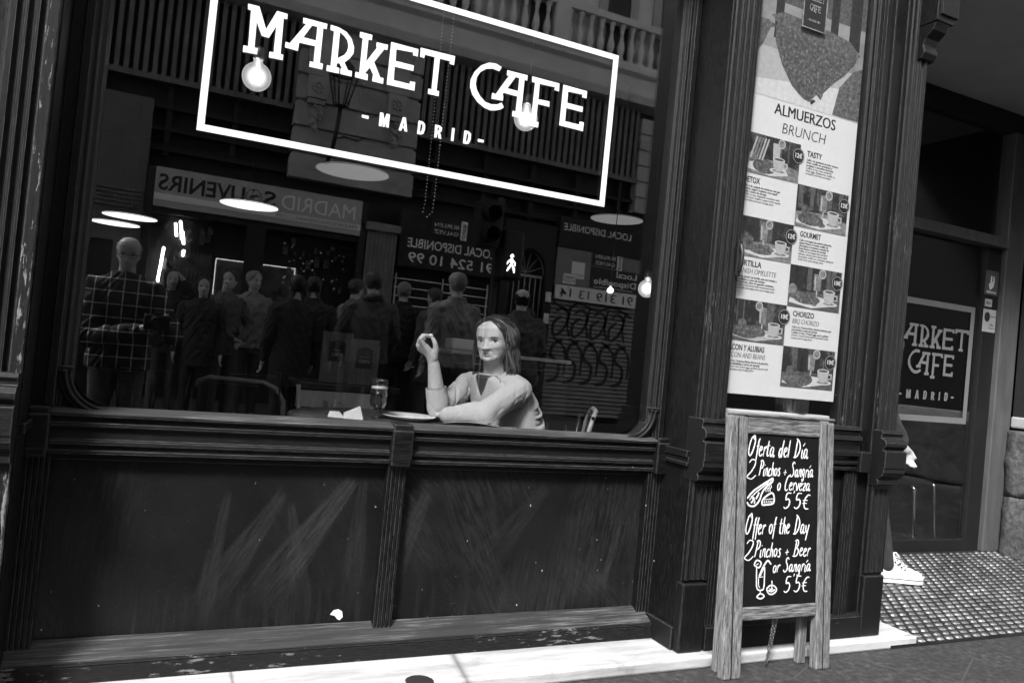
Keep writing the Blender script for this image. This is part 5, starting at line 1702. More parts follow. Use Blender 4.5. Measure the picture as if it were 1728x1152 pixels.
    def seam(c_, ax2, rad, wd, amp):
        nonlocal d
        u = np.array((Vector(ax2)).normalized()); rel = co-np.array(c_)
        tt = rel @ u
        dist = np.linalg.norm(rel-np.outer(tt, u), axis=1)
        d -= amp*np.exp(-(tt/wd)**2)*(dist < rad)
    seam(sh2+Vector((.012, .03, .012)), el2-sh2+Vector((0, -.10, 0)), .085, .0042, .0075)
    seam(sh1, el-sh1, .08, .004, .006)
    folds(sh2, el2, .066, 88, .0105, 2.6, .3)
    folds(el2, wr2, .053, 105, .0080, 2.0, 1.4)
    folds(sh1, el, .061, 95, .0090, 2.2, 2.0)
    folds(el, cuff, .05, 75, .0070, 2.4, .8)
    # creases over the back and flank
    s_ = co[:, 0]*-.96+co[:, 1]*-.277
    back = np.clip((s_+1.47)/-.03, 0, 1)*np.clip((.93-co[:, 2])/.05, 0, 1)
    fl = np.sin(co[:, 2]*88+co[:, 1]*26+5*np.sin(co[:, 1]*21)+2.4*np.sin(co[:, 2]*40))
    d += back*.0130*(.4*fl-(1-np.abs(fl))**2.2+.2)
    m_.vertices.foreach_set('co', (co+no*d[:, None]).ravel())
    m_.update()
    bvh = BVHTree.FromPolygons([Vector(p) for p in j_torso.v], j_torso.f)
    tw = NT('blazer_cloth')
    nn = tw.noise(420, tw.coord((1, 1, .5)), 3, .6)
    n5 = tw.noise(9, tw.coord(), 4, .6)
    tw.base(tw.mix(tw.ramp(n5, [(.35, 0), (.7, .2)]), tw.ramp(nn, [(.3, .35), (.7, .46)]), .34))
    tw.rough(.9); tw.bump(nn, .25, .002)
    M['blazer_cloth'] = tw.m
    m_.materials[0] = tw.m
    kid('blazer', m_)
    # pieces draped over the chest: blouse in the V, two lapels, a collar
    fT = Vector((-.96, -.277, 0)); sT = Vector((.277, -.96, 0)); cT = Vector((1.345, .56, 0))
    def drape(poly, off_, th, nm, mat_):
        bm = bmesh.new()
        vs = [bm.verts.new((p[0], p[1], 0)) for p in poly]
        bm.faces.new(vs)
        bmesh.ops.triangulate(bm, faces=bm.faces[:])
        for _ in range(4):
            ed = [e for e in bm.edges if e.calc_length() > .010]
            if not ed: break
            bmesh.ops.subdivide_edges(bm, edges=ed, cuts=1)
            bmesh.ops.triangulate(bm, faces=[f for f in bm.faces if len(f.verts) > 3])
        top = {}
        bm.verts.ensure_lookup_table()
        vv, ff = [], []
        for v in bm.verts:
            o_ = cT+sT*v.co.x+Vector((0, 0, v.co.y))+fT*.4
            hit = bvh.ray_cast(o_, -fT)
            p = hit[0] if hit[0] else o_-fT*.31
            vv.append(p+fT*off_)
        k_ = len(vv)
        inner = [p-fT*th for p in vv]
        ff = [tuple(v.index for v in f.verts) for f in bm.faces]
        bd_ = [(e.verts[0].index, e.verts[1].index) for e in bm.edges if len(e.link_faces) == 1]
        q = MB(); q.add(vv+inner, ff+[tuple(k_+i for i in f[::-1]) for f in ff]+[(a, b_, k_+b_, k_+a) for a, b_ in bd_], True)
        kid(nm, q.mesh(nm, [mat_]))
        bm.free()
    drape([(-.060, .934), (.060, .934), (.050, .905), (.006, .835), (-.006, .835), (-.050, .905)], .004, .012, 'blouse', 'blouse_cloth')
    for sg in (1, -1):
        drape([(sg*.050, .936), (sg*.085, .922), (sg*.108, .880), (sg*.076, .872), (sg*.098, .856), (sg*.080, .800), (sg*.018, .700), (sg*.000, .720), (sg*.002, .838), (sg*.028, .880)], .0150, .013, 'lapel', tw.m)
    cl = MB()
    nvs = []
    arc_ = [ty+PI*.5+q for q in np.linspace(-1.95, 1.95, 25)]
    for k_, q in enumerate(arc_):
        w_q = 1-abs(k_-12)/12
        c_q, s_q = math.cos(q), math.sin(q)
        for r_q, z_q in ((.070, .930), (.064, .936+.050*w_q**.6), (.070, .938+.050*w_q**.6), (.086, .934+.012*w_q), (.090, .930)):
            nvs.append((1.303+c_q*r_q, .557+s_q*r_q, z_q))
    cl.add(nvs, [(5*a+b_, 5*a+(b_+1) % 5, 5*a+5+(b_+1) % 5, 5*a+5+b_) for a in range(24) for b_ in range(5)]+[(0, 1, 2, 3, 4), (120, 121, 122, 123, 124)], True)
    kid('collar', cl.mesh('collar', [tw.m]))
    # cuff rim
    cf = MB(); ax_ = (wr-el).normalized(); a1 = ax_.orthogonal().normalized(); a2 = ax_.cross(a1)
    cf.tube([cuff+ax_*.001+(a1*math.cos(q)+a2*math.sin(q))*.0405 for q in np.linspace(0, 2*PI, 29)[:-1]], .0013, 8, closed=True)
    kid('cuff', cf.mesh('cuff', [tw.m]))
    lin = MB(); lin.tube([cuff+ax_*.0012, cuff+ax_*.0025], .0375, 24)  # dark disc standing in for the shaded inside of the sleeve
    kid('sleeve_shade', lin.mesh('sleeve_shade', ['cloth_dark']))
    tr = MB()
    tr.loft([((1.44, .55, .46), .17, .13, ty), ((1.42, .55, .60), .16, .12, ty)])
    for y in (.47, .64): tr.chain([(1.43, y, .54), (1.02, y-.02, .53), (1.05, y, .12)], [.090, .068, .055])
    kid('trousers', remesh(tr, 'trousers', ['cloth_dark'], .012, 3))
    for y in (.47, .64):
        s2 = MB(); s2.capsule((1.07, y, .045), .042, (.91, y, .036), .034); kid('shoe', remesh(s2, 'shoe', ['cloth_black'], .009, 2))
    # hair: shell and combed strands
    sh_ = MB()
    na, nz2 = 150, 64
    vs = []
    for i in range(nz2):
        z_ = -.030+(.2285+.030)*(i/(nz2-1))**.8
        for k in range(na):
            ph = -PI+2*PI*k/na
            a_ = abs(ph)
            lo = float(np.interp(math.degrees(a_), [0, 8, 26, 50, 66, 80], [.207, .206, .190, .150, .10, -.03]))
            if ph < 0: lo = float(np.interp(math.degrees(a_), [0, 14, 40, 62, 84], [.207, .204, .182, .130, -.03]))
            inn = z_ < lo
            off_ = -.010 if inn else .0115+.004*math.exp(-((z_-.05)/.05)**2)
            p = skull(min(max(z_, .075 if not inn else .03), .2249), ph, off_)
            if inn and z_ < .06: p = Vector((p.x*.3, p.y*.3+.02, p.z))
            p.z = z_+(.007 if z_ > .21 else 0)
            vs.append(hm @ p)
    fs = []
    for i in range(nz2-1): fs += [(i*na+k, i*na+(k+1) % na, (i+1)*na+(k+1) % na, (i+1)*na+k) for k in range(na)]
    fs += [tuple(range(na))[::-1], tuple((nz2-1)*na+k for k in range(na))]
    sh_.add(vs, fs, True)
    rd = random.Random(4)
    st = MB(); st.smooth = True
    for lock in range(96):
        left = rd.random() < .62
        La = rd.triangular(R(64), R(180), R(76)) if left else rd.triangular(R(80), R(180), R(98))
        Lo, Lz, Lf, Lk = rd.uniform(.008, .019), rd.uniform(-.030, .034), rd.uniform(-.014, .022), rd.uniform(0, 6)
        Lw, Lc = rd.uniform(.02, .085), rd.random() < (.46 if left else .3)
        for i in range(24):
            a_ = La+rd.gauss(0, R(4.5))
            if a_ < R(60): a_ = R(60)+rd.uniform(0, R(4))
            ph = a_ if left else -a_
            py = -.052+.118*min(1, a_/PI)**.8+rd.uniform(-.010, .010)
            if left and La < R(84): py = -.056+rd.uniform(0, .02)
            p0 = Vector((-.014+rd.uniform(-.004, .004), py, .2285-.16*max(0, abs(py)-.02)))
            zb = -.038+Lz+rd.uniform(-.010, .010)
            zmid = .140
            o1 = Lo+rd.uniform(.0, .004)
            pm = skull(zmid, ph, o1)
            ctrl = (p0+pm)/2+Vector((pm.x*.40, (pm.y-py)*.1-.006, .034))
            pts = [p0*(1-u)**2+ctrl*2*u*(1-u)+pm*u*u for u in (0, .17, .33, .5, .67, .83)]
            for q in range(11):
                u = q/10
                z_ = zmid+(zb-zmid)*u
                p = skull(max(z_, .075), ph+(R(4) if left else 0)*u+Lw*math.sin(u*6.5+Lk)*u+rd.uniform(-.006, .006), o1+.007*math.sin(u*PI*.75)+Lf*u*u+.004*math.sin(u*9+Lk))
                p.z = z_
                pts.append(p)
            r0 = rd.uniform(.0006, .0012)
            st.cur = 1 if (Lc and rd.random() < .6) or rd.random() < .12 else 0
            st.tube([hm @ p for p in pts], [r0*.8]+[r0]*(len(pts)-3)+[r0*.6, r0*.2], 4)
    hs_ = kid('hair', sh_.mesh('hair', ['hair_dark']))
    me2 = st.mesh('strands', ['hair_dark', 'hair_light'])
    me2.transform(Matrix.Translation(-off))
    o = bpy.data.objects.new('strands', me2); S.collection.objects.link(o); o.parent = hs_
    mo = MB(); mo.ball((.977, .484, 1.0715), .010, .009, .007, 12, 8)
    mo.build('morsel', 'white', label='small pale morsel of food pinched in the raised hand of the woman', cat='food', origin=(.977, .484, 1.07))
woman()

# ------------------------------------------------------------------ other side of the street, seen only as a reflection
OY = -9.0
plain('sign_board', .40, .6, .06, 3)
plain('sign_pale', .75, .6, .05, 3)
plain('panel_dim', .11, .8, .2, 5)
plain('shutter_grey', .30, .6, .25, 4)
plain('slat_grey', .13, .7, .3, 4)
plain('pale_plaster', .60, .85, .12, 3)
plain('goods', .07, .8, .9, 7)
emit('tube_light', .8, 9)
emit('signal_light', .8, 4)
old = empty('old_building', (3, OY, 0), 'old town house across the street with stone pier, pale balustrade and slatted upper windows', 'building')
MB().box(-9, 14, -9.9, OY-.25, 0, 9.2).build('wall', 'facade_dark', old)
bk = MB().box(-1.4, 8.2, OY-.24, OY-.10, 6.2, 9.0)
bk.build('upper_wall', 'pale_plaster', old)
for x0 in (3.4, 4.9, 6.35, 7.45):
    wn = MB(); wn.box(x0, x0+.16, OY-.10, OY-.05, 6.3, 8.4); wn.box(x0+.62, x0+.78, OY-.10, OY-.05, 6.3, 8.4); wn.box(x0+.16, x0+.62, OY-.10, OY-.06, 8.25, 8.4)
    wn = wn.build('window', 'facade_stone', old)
    MB().box(x0+.16, x0+.62, OY-.098, OY-.07, 6.3, 8.25).build('pane', 'black', wn)
for x0, x1 in ((-1.3, 1.48), (3.40, 7.40)):
    sl = MB()
    x = x0
    while x < x1:
        sl.box(x, x+.06, OY-.12, OY-.07, 4.35, 5.55); x += .115
    sl.box(x0, x1, OY-.14, OY-.04, 4.26, 4.34)
    sl.build('slatted_shutter', 'slat_grey', old)
for x0, x1 in ((-1.3, 1.48), (3.40, 7.40)):
    wn = MB()
    for z in (3.35, 3.62, 3.92): wn.box(x0, x1, OY-.24, OY-.10, z, z+.05)
    x = x0+.3
    while x < x1-.2:
        wn.box(x, x+.07, OY-.24, OY-.12, 3.3, 4.25); x += .85
    wn.build('ledge', 'facade_dark', old)
pier_ = MB()
z = 3.30
while z < 5.5:
    pier_.box(1.50, 3.36, OY-.22, OY-.02, z, z+.33); pier_.box(1.53, 3.33, OY-.22, OY-.06, z+.33, z+.38); z += .38
pier_.build('pier', 'facade_stone', old, .015)
q_ = MB()
z = 3.75
while z < 5.4:
    q_.box(7.40, 7.72, OY-.22, OY-.02, z, z+.24); q_.box(7.42, 7.70, OY-.22, OY-.05, z+.24, z+.28); z += .28
q_.build('pier', 'facade_stone', old, .012)
for gx_ in (1.78, 2.97):
    g_ = MB().box(gx_-.14, gx_+.14, OY-.03, OY+.10, 4.46, 4.78)
    g_.box(gx_-.16, gx_+.16, OY-.03, OY+.06, 4.80, 5.50)
    g_.box(gx_-.12, gx_+.12, OY-.03, OY+.08, 4.38, 4.45)
    for k in range(8): g_.ball((gx_+.07*math.cos(k*PI/4), OY+.105, 4.62+.07*math.sin(k*PI/4)), .030, .02, .030, 8, 6)
    g_.ball((gx_, OY+.11, 4.62), .03, .025, .03, 8, 6)
    rd = random.Random(2)
    for k in range(34):
        t = rd.random(); g_.ball((gx_+rd.uniform(-.11, .11)*(1-.75*t), OY+.03+rd.uniform(0, .05), 4.36-.36*t), .03, .03, .035, 7, 5)
    g_.build('garland', 'facade_stone', old)
co_ = MB().extr([(OY-.2, 5.56), (OY+.10, 5.60), (OY+.16, 5.72), (OY+.16, 6.0), (OY+.24, 6.06), (OY+.24, 6.16), (OY-.2, 6.18)], 'x', -1.4, 8.0)
co_.build('cornice', 'pale_plaster', old, .01)
rail = MB().box(-1.4, 8.0, OY-.0, OY+.16, 6.86, 6.98)
rail.box(-1.4, 8.0, OY-.0, OY+.16, 6.181, 6.24)
for px_ in (5.56, 2.2, 7.85): rail.box(px_-.13, px_+.13, OY-.02, OY+.18, 6.182, 7.02)
rail = rail.build('balustrade', 'pale_plaster', old, .006)
bp_ = [(.055, 6.24), (.055, 6.29), (.035, 6.31), (.05, 6.36), (.065, 6.43), (.06, 6.50), (.035, 6.60), (.026, 6.70), (.04, 6.73), (.04, 6.76), (.028, 6.78), (.055, 6.81), (.055, 6.86)]
b0 = None
x = 2.45
while x < 7.75:
    if abs(x-5.56) > .16:
        if b0 is None:
            b0 = MB().lathe(bp_, (x, OY+.08, 0), 14).build('baluster', 'pale_plaster', rail); bx_ = x
        else:
            c = b0.copy(); S.collection.objects.link(c); c.parent = rail; c.location.x += x-bx_
    x += .205

def otext(mb, s_, xl, z, y, size, fit, **kw):
    """words on the far facade, which faces +y: they run towards -x, starting at the larger x"""
    put_text(mb, s_, xl, z, y, size, fit=fit, flip=True, **kw)
# ground floor: souvenir shop
sv = empty('shop_sign', (1.2, OY+.06, 2.6), 'long pale souvenir shop sign with dark and light lettering, mirrored in the window', 'sign')
MB().box(-.20, 2.60, OY-.10, OY+.06, 2.58, 3.10).build('board', 'sign_board', sv, .008)
MB().box(1.18, 2.595, OY+.0605, OY+.066, 2.755, 3.095).build('pale_half', 'sign_board', sv)
MB().box(-.198, 2.598, OY+.0605, OY+.068, 2.66, 2.745).build('strip', 'sign_pale', sv)
t = MB()
otext(t, 'S', 1.36, 2.80, OY+.0685, .30, .17, bold=.02)
otext(t, 'UVENIRS', .94, 2.80, OY+.0625, .30, 1.10, bold=.02)
rd = random.Random(9)
t.poly([ell(1.06, 2.905, .105, .105, 22), ell(1.06, 2.905, .095, .095, 22)], OY+.0615, OY+.0625)
for k in range(26):
    a_ = rd.uniform(0, 6.28); r_q = rd.uniform(.0, .085)
    t.poly([ell(1.06+r_q*math.cos(a_), 2.905+r_q*math.sin(a_), rd.uniform(.006, .018), rd.uniform(.006, .014), 8)], OY+.0615, OY+.0628)
t.build('dark_lettering', 'ink', sv)
t = MB()
otext(t, 'MADRID', 2.50, 2.80, OY+.0685, .30, 1.06)
t.build('pale_lettering', 'white', sv)
t = MB()
otext(t, 'MADRIDSOUVENIRS.COM', 2.54, 2.675, OY+.0695, .075, 1.15)
t.build('small_lettering', 'ink', sv)
shp = empty('souvenir_shop', (1.2, OY, 0), 'dim souvenir shop front full of hanging goods, mirrored in the window', 'shop')
sp_ = MB().box(-.30, -.20, OY-.24, OY+.02, 0, 3.1); sp_.box(2.60, 2.70, OY-.24, OY+.02, 0, 3.1); sp_.box(-.2, 2.6, OY-.24, OY-.02, 2.5, 2.579)
sp_.build('surround', 'black', shp)
MB().box(-.2, 2.6, OY-.245, OY-.20, 0, 2.5).build('back', 'dark_wall', shp)
gd = MB()
rd = random.Random(21)
for k in range(150):
    x = rd.choice((rd.uniform(-.15, .6), rd.uniform(1.4, 2.5), rd.uniform(-.15, 2.5))); z = rd.uniform(.5, 2.35); s_ = rd.uniform(.02, .07)
    gd.box(x, x+s_, OY-.19, OY-.19+s_, z, z+s_*rd.uniform(.8, 2.4))
for k in range(9):
    x = .12+k*.055
    gd.extr([(x, 1.55+.03*(k % 3)), (x+.04, 1.55), (x+.05, 2.0), (x+.025, 2.06), (x, 2.0)], 'y', OY-.19, OY-.13)
gd.build('goods', 'goods', shp)
sp2 = MB()
for k in range(34):
    x, z = rd.uniform(1.55, 2.45), rd.uniform(1.75, 2.35); sp2.ball((x, OY-.12, z), rd.uniform(.006, .018), n=8, m=6)
sp2.build('ornaments', 'white', shp)
tl = MB().beam((-.06, OY-.10, 1.42), (-.01, OY-.10, 2.05), .035, .03)
tl.build('light_tube', 'tube_light', shp)
tl = MB()
for a_, b_ in (((.10, 2.40), (.13, 2.22)), ((.16, 2.44), (.20, 2.18)), ((.20, 2.30), (.23, 2.12)), ((.24, 2.05), (.235, 1.96))): tl.beam((a_[0], OY-.12, a_[1]), (b_[0], OY-.12, b_[1]), .035, .02)
tl.build('light_tube', 'tube_light', shp)
emit('display_edge', .5, .5)
fr_ = MB(); fr_.box(.66, 1.76, OY-.17, OY-.15, 1.985, 2.0); fr_.box(.66, .675, OY-.17, OY-.15, 1.3, 1.985); fr_.box(1.745, 1.76, OY-.17, OY-.15, 1.3, 1.985)
fr_.build('display_frame', 'display_edge', shp)
MB().box(.68, 1.74, OY-.19, OY-.18, 1.3, 1.98).build('display_back', 'goods', shp)
cs = MB().box(1.02, 1.28, OY-.04, OY-.0, .0, 2.5)
cs.build('column', 'facade_dark', shp)
# left shop with louvre
lf = empty('corner_shopfront', (-1.2, OY, 0), 'grey shopfront with a louvred vent at the left, mirrored in the window', 'shopfront')
MB().box(-1.25, -.31, OY-.22, OY-.02, 2.05, 4.0).build('panel', 'panel_dim', lf)
MB().box(-2.6, -1.3, OY-.22, OY-.05, 0, 4.0).build('panel', 'facade_dark', lf)
MB().box(-.62, -.31, OY-.22, OY+.0, 0, 2.049).build('pilaster', 'panel_dim', lf)
lv = MB()
for k in range(5): lv.box(-1.12, -.36, OY-.018, OY+.02, 2.50+k*.055, 2.515+k*.055)
lv.box(-1.13, -.35, OY-.019, OY-.010, 2.48, 2.76)
lv.build('louvre', 'slat_grey', lf)
# pilaster and the closed shops to let
pl_ = empty('fluted_pillar', (2.95, OY, 0), 'grey fluted pillar between the souvenir sign and the first closed shop', 'pillar')
fp = fluted(2.72, 3.17, 0, 7, .022)
MB().extr([(x, OY+.05-y) for x, y in fp][::-1], 'z', 0, 2.70).build('shaft', 'pilaster_grey', pl_)
MB().box(2.68, 3.21, OY-.1, OY+.10, 2.70, 2.82).build('capital', 'pilaster_grey', pl_, .01)
def agency(mb, x, z):
    mb.cur = 0; mb.box(x-.62, x, OY+.040, OY+.046, z, z+.26)
    mb.cur = 1
    mb.box(x-.115, x-.01, OY+.0465, OY+.050, z-.02, z+.28)
    otext(mb, 'BURLEN', x-.15, z+.14, OY+.0470, .085, .40); otext(mb, 'GALVEZ', x-.15, z+.03, OY+.0470, .085, .40)
    mb.cur = 0
    for k, c in enumerate('BSG'): otext(mb, c, x-.03, z+.17-k*.085, OY+.0510, .095, .06, bold=.02)
s1 = empty('closed_shop', (4, OY, 0), 'closed shop to let with a barred shutter and white phone number, mirrored in the window', 'shop')
MB().box(3.22, 4.95, OY-.22, OY+.03, 2.24, 3.1).build('sign_board', 'facade_dark', s1)
a = MB(); agency(a, 4.30, 2.78); a.build('agency_plate', ['ink', 'sign_pale'], s1)
a = MB()
otext(a, 'LOCAL DISPONIBLE', 4.80, 2.545, OY+.0312, .20, 1.45, bold=.012); otext(a, '91 524 10 99', 4.80, 2.315, OY+.0312, .22, 1.42, bold=.012)
a.build('white_lettering', 'white', s1)
MB().box(3.22, 4.9, OY-.22, OY-.16, 0, 2.23).build('shutter', 'dark_wall', s1)
gr = MB()
z = .7
while z < 2.15:
    gr.box(3.24, 4.86, OY-.158, OY-.14, z, z+.018); z += .135
for x in (3.26, 4.03, 4.80): gr.box(x, x+.02, OY-.159, OY-.138, .3, 2.14)
gr.build('shutter_bars', 'sign_pale', s1)
lt = MB()
for i in range(22):
    for j in range(14):
        lt.box(3.95+i*.035, 3.95+i*.035+.024, OY-.13, OY-.12, 1.36+j*.032, 1.36+j*.032+.015)
lt.build('lattice', 'shutter_grey', s1)
dr_ = empty('arched_doorway', (5.44, OY, 0), 'dark arched doorway with fanlight and vertical bars, mirrored in the window', 'doorway')
w_ = MB()
w_.extr([(4.97, 0), (5.10, 0), (5.10, 2.42)]+[(5.44+.34*math.cos(R(a)), 2.42+.40*math.sin(R(a))) for a in range(180, -1, -15)]+[(5.78, 0), (5.92, 0), (5.92, 3.25), (4.97, 3.25)], 'y', OY-.22, OY)
w_.build('surround', 'facade_dark', dr_)
MB().box(5.10, 5.78, OY-.22, OY-.17, 0, 2.83).build('leaf', 'dark_wall', dr_)
w_ = MB()
w_.tube([(5.44+.33*math.cos(R(a)), OY-.1, 2.42+.39*math.sin(R(a))) for a in range(0, 181, 10)], .010, 6)
for a_ in range(20, 180, 28): w_.tube([(5.44, OY-.1, 2.42), (5.44+.33*math.cos(R(a_)), OY-.1, 2.42+.38*math.sin(R(a_)))], .006, 5)
for k in range(7): w_.tube([(5.14+k*.10, OY-.1, 1.65), (5.14+k*.10, OY-.1, 2.36)], .009, 6)
w_.box(5.12, 5.76, OY-.11, OY-.09, 2.36, 2.40); w_.box(5.12, 5.76, OY-.11, OY-.09, 1.60, 1.65); w_.box(5.12, 5.16, OY-.11, OY-.09, .1, 1.6); w_.box(5.72, 5.76, OY-.11, OY-.09, .1, 1.6)
w_.build('bars', 'sign_board', dr_)
for z in (1.62, 1.98): tag(MB().box(5.805, 5.905, OY+.001, OY+.006, z, z+.17).build('notice', 'sign_pale', origin=(5.85, OY, z)), 'small white notice beside the arched doorway, the '+('lower' if z < 1.7 else 'upper')+' of two', 'notice')
s2 = empty('closed_shop', (6.8, OY, 0), 'closed shop to let with a graffiti covered roller shutter, mirrored in the window', 'shop')
MB().box(5.95, 7.70, OY-.22, OY+.02, 2.93, 3.45).build('sign_board', 'facade_dark', s2)
a = MB(); otext(a, 'LOCAL DISPONIBLE', 7.36, 3.22, OY+.0212, .17, 1.34, bold=.004); a.build('upper_lettering', 'sign_pale', s2)
MB().box(5.95, 7.70, OY-.22, OY+.0, 2.31, 2.925).build('upper_panel', 'pilaster_grey', s2)
a = MB(); agency(a, 7.24, 2.70); a.v = [(x, y-.035, z) for x, y, z in a.v]; a.build('agency_plate', ['ink', 'sign_pale'], s2)
a = MB().box(6.62, 7.62, OY+.001, OY+.006, 2.32, 2.68)
a.cur = 1
otext(a, 'Local', 7.56, 2.555, OY+.0075, .15, .42, bold=.012); otext(a, 'Disponible', 7.56, 2.40, OY+.0075, .15, .86, bold=.012); otext(a, 'www.inmuebles.es', 7.50, 2.335, OY+.0075, .05, .8)
a.build('black_poster', ['ink', 'white'], s2)
a = MB(); a.box(6.25, 6.50, OY+.001, OY+.005, 2.44, 2.72); a.box(6.10, 6.34, OY+.006, OY+.010, 2.33, 2.50)
a.cur = 1
otext(a, 'ALQUILA', 6.48, 2.48, OY+.0065, .06, .20); otext(a, 'VENDE', 6.32, 2.42, OY+.0115, .06, .2); otext(a, 'PISOS', 6.32, 2.36, OY+.0115, .06, .2)
a.build('paper_notice', ['sign_pale', 'ink'], s2)
a = MB().box(5.98, 7.58, OY-.05, OY+.012, 2.06, 2.30)
a.cur = 1
otext(a, '91 319 13 14', 7.52, 2.105, OY+.0135, .21, 1.46, bold=.006)
a.build('number_plate', ['sign_pale', 'ink'], s2)
ru = MB()
z = .1
while z < 2.05:
    ru.extr([(OY-.16, z), (OY-.115, z+.012), (OY-.11, z+.055), (OY-.16, z+.07)], 'x', 5.97, 7.66); z += .072
ru.build('roller_shutter', 'shutter_grey', s2)
gf = MB()
rd = random.Random(14)
def spray(pts, wd):
    gf.stroke(spline(pts, 6), wd, OY-.105, OY-.108)
for k in range(4):
    cx_ = 6.22+k*.37
    spray([(cx_-.13, 1.86), (cx_, 1.92), (cx_+.12, 1.80), (cx_+.02, 1.55), (cx_-.14, 1.46), (cx_-.16, 1.66), (cx_-.02, 1.78)], .05)
    spray([(cx_+.16, 1.98), (cx_+.10, 1.7), (cx_+.16, 1.45)], .042)
for k in range(5):
    cx_ = 6.12+k*.32
    spray([(cx_+.14, 1.38), (cx_-.02, 1.30), (cx_-.06, 1.10), (cx_+.10, .98), (cx_+.08, .74), (cx_-.10, .66)], .058)
    spray([(cx_-.05, 1.42), (cx_+.20, 1.22), (cx_+.22, .80)], .04)
spray([(6.0, 2.02), (6.3, 1.9), (6.5, 2.03), (6.9, 1.95), (7.2, 2.04), (7.6, 1.9)], .035)
gf.build('graffiti', 'ink', s2)

# lantern and traffic light on the pavement opposite
lx, ly, lz = 2.04, -8.45, 4.28
lm = empty('wall_lantern', (lx, ly, 3.6), 'black wall lantern on a bracket across the street, mirrored behind the white lettering', 'lantern')
MB().lathe([(.09, lz), (.20, lz+.44)], (lx, ly, 0), 6, False).build('lantern_glass', 'clear_glass', lm)
c = MB()
for k in range(6):
    a_ = 2*PI*k/6; c.tube([(lx+.092*math.cos(a_), ly+.092*math.sin(a_), lz), (lx+.205*math.cos(a_), ly+.205*math.sin(a_), lz+.44)], .012, 5)
c.lathe([(.215, lz+.44), (.22, lz+.46), (.12, lz+.60), (.05, lz+.64), (.05, lz+.72), (0, lz+.74)], (lx, ly, 0), 6, False); c.lathe([(.03, lz-.03), (.10, lz), (.03, lz+.01)], (lx, ly, 0), 6, False)
c.build('lantern_cage', 'black', lm)
c = MB().tube([(lx, ly, lz-.02), (lx-.02, ly-.02, lz-.35), (lx-.04, ly-.12, lz-.62), (lx-.05, ly-.35, lz-.75), (lx-.05, OY-.02, lz-.70)], .03, 8)
c.tube([(lx+.5, OY-.01, lz-.22), (lx+.4, OY+.03, lz-.30), (lx+.2, OY+.03, lz-.28), (lx+.02, OY+.10, lz-.36)], .014, 6)
c.build('bracket', 'black', lm)
tf = empty('traffic_light', (4.0, -7.0, 0), 'black pedestrian traffic light showing a white walking figure, mirrored in the window', 'traffic light')
MB().lathe([(.09, 0), (.09, .3), (.055, .35), (.05, 3.1), (0, 3.12)], (4.0, -7.0, 0), 16).build('post', 'black', tf)
MB().box(3.98, 4.27, -6.98, -6.72, 2.02, 2.66).build('walk_signal', 'black', tf, .03)
c = MB().box(3.62, 3.90, -6.98, -6.72, 2.40, 3.0)
for z in (2.55, 2.82): c.lathe([(.10, -6.72), (.105, -6.58), (.098, -6.58), (.09, -6.72)], (3.76, 0, z), 16, True, 'y')
c.build('vehicle_signal', 'black', tf, .03)
c = MB()
y_ = -6.716
fx, fz = 4.105, 2.22
c.lathe([(0, .004), (.022, .003), (.024, 0)], (fx, y_, fz+.105), 12, False, 'y')
for pts, wd in (([(fx, fz+.075), (fx, fz-.01)], .045), ([(fx, fz), (fx+.035, fz-.05), (fx+.05, fz-.11)], .026), ([(fx, fz), (fx-.03, fz-.05), (fx-.055, fz-.10)], .026), ([(fx, fz+.06), (fx+.045, fz+.02), (fx+.055, fz-.02)], .02), ([(fx, fz+.06), (fx-.045, fz+.03), (fx-.06, fz-.01)], .02)):
    c.stroke(pts, wd, y_+.003, y_)
c.build('walking_figure', 'signal_light', tf)

# ------------------------------------------------------------------ people in the street, mirrored in the window
GP = 'people standing in the street, mirrored in the window'
person('man in a dark hooded jacket seen from behind, with a small bald patch', (1.88, -5.0, 0), R(4), 1.72, 'short', 'hair_brown', 'cloth_dark', 'cloth_black', stout=1.12, collar='hood', group=GP, arms=dict(R=((-.27, -.02, 1.13), (-.22, -.16, .90)), L=((.27, -.02, 1.13), (.22, -.16, .90))))
person('stout grey haired man in a crinkled mid grey jacket seen from behind', (2.60, -4.6, 0), R(-10), 1.78, 'short', 'hair_grey', 'cloth_mid', 'cloth_black', stout=1.2, collar=True, group=GP)
person('bald stout man in a dark jacket seen from behind', (3.45, -4.9, 0), R(14), 1.74, 'bald', 'hair_dark', 'cloth_dark', 'cloth_black', stout=1.25, collar=True, group=GP)
person('fair haired man in dark clothes seen between two others', (2.70, -6.7, 0), R(20), 1.80, 'short', 'hair_grey', 'cloth_black', 'cloth_black', collar=True, group=GP)
person('young dark haired man in a grey top turning to the left', (2.05, -6.4, 0), R(60), 1.74, 'short', 'hair_brown', 'cloth_mid', 'denim', group=GP)
person('tall smiling man in an open leather jacket turned to his companion', (.66, -6.4, 0), R(150), 1.66, 'short', 'hair_brown', 'cloth_dark', 'denim', head_yaw=R(60), group=GP, arms=dict(L=((.26, -.10, 1.12), (.05, -.24, .98)), R=((-.26, -.10, 1.12), (-.05, -.24, .96))))
person('short woman in black with pulled back hair facing the window', (.40, -6.0, 0), R(186), 1.53, 'long', 'hair_dark', 'cloth_black', 'cloth_black', coat=.70, group=GP)
person('person in black with an arm raised beside the short woman', (.10, -6.5, 0), R(170), 1.60, 'long', 'hair_dark', 'cloth_black', 'cloth_dark', group=GP, arms=dict(R=((-.28, -.08, 1.40), (-.10, -.16, 1.62)), L=((.25, 0, 1.12), (.25, -.08, .88))))
person('curly haired person in black seen from behind, left of the hooded man', (1.14, -4.9, 0), R(-8), 1.58, 'long', 'hair_dark', 'cloth_black', 'cloth_black', stout=1.1, coat=.6, group=GP)
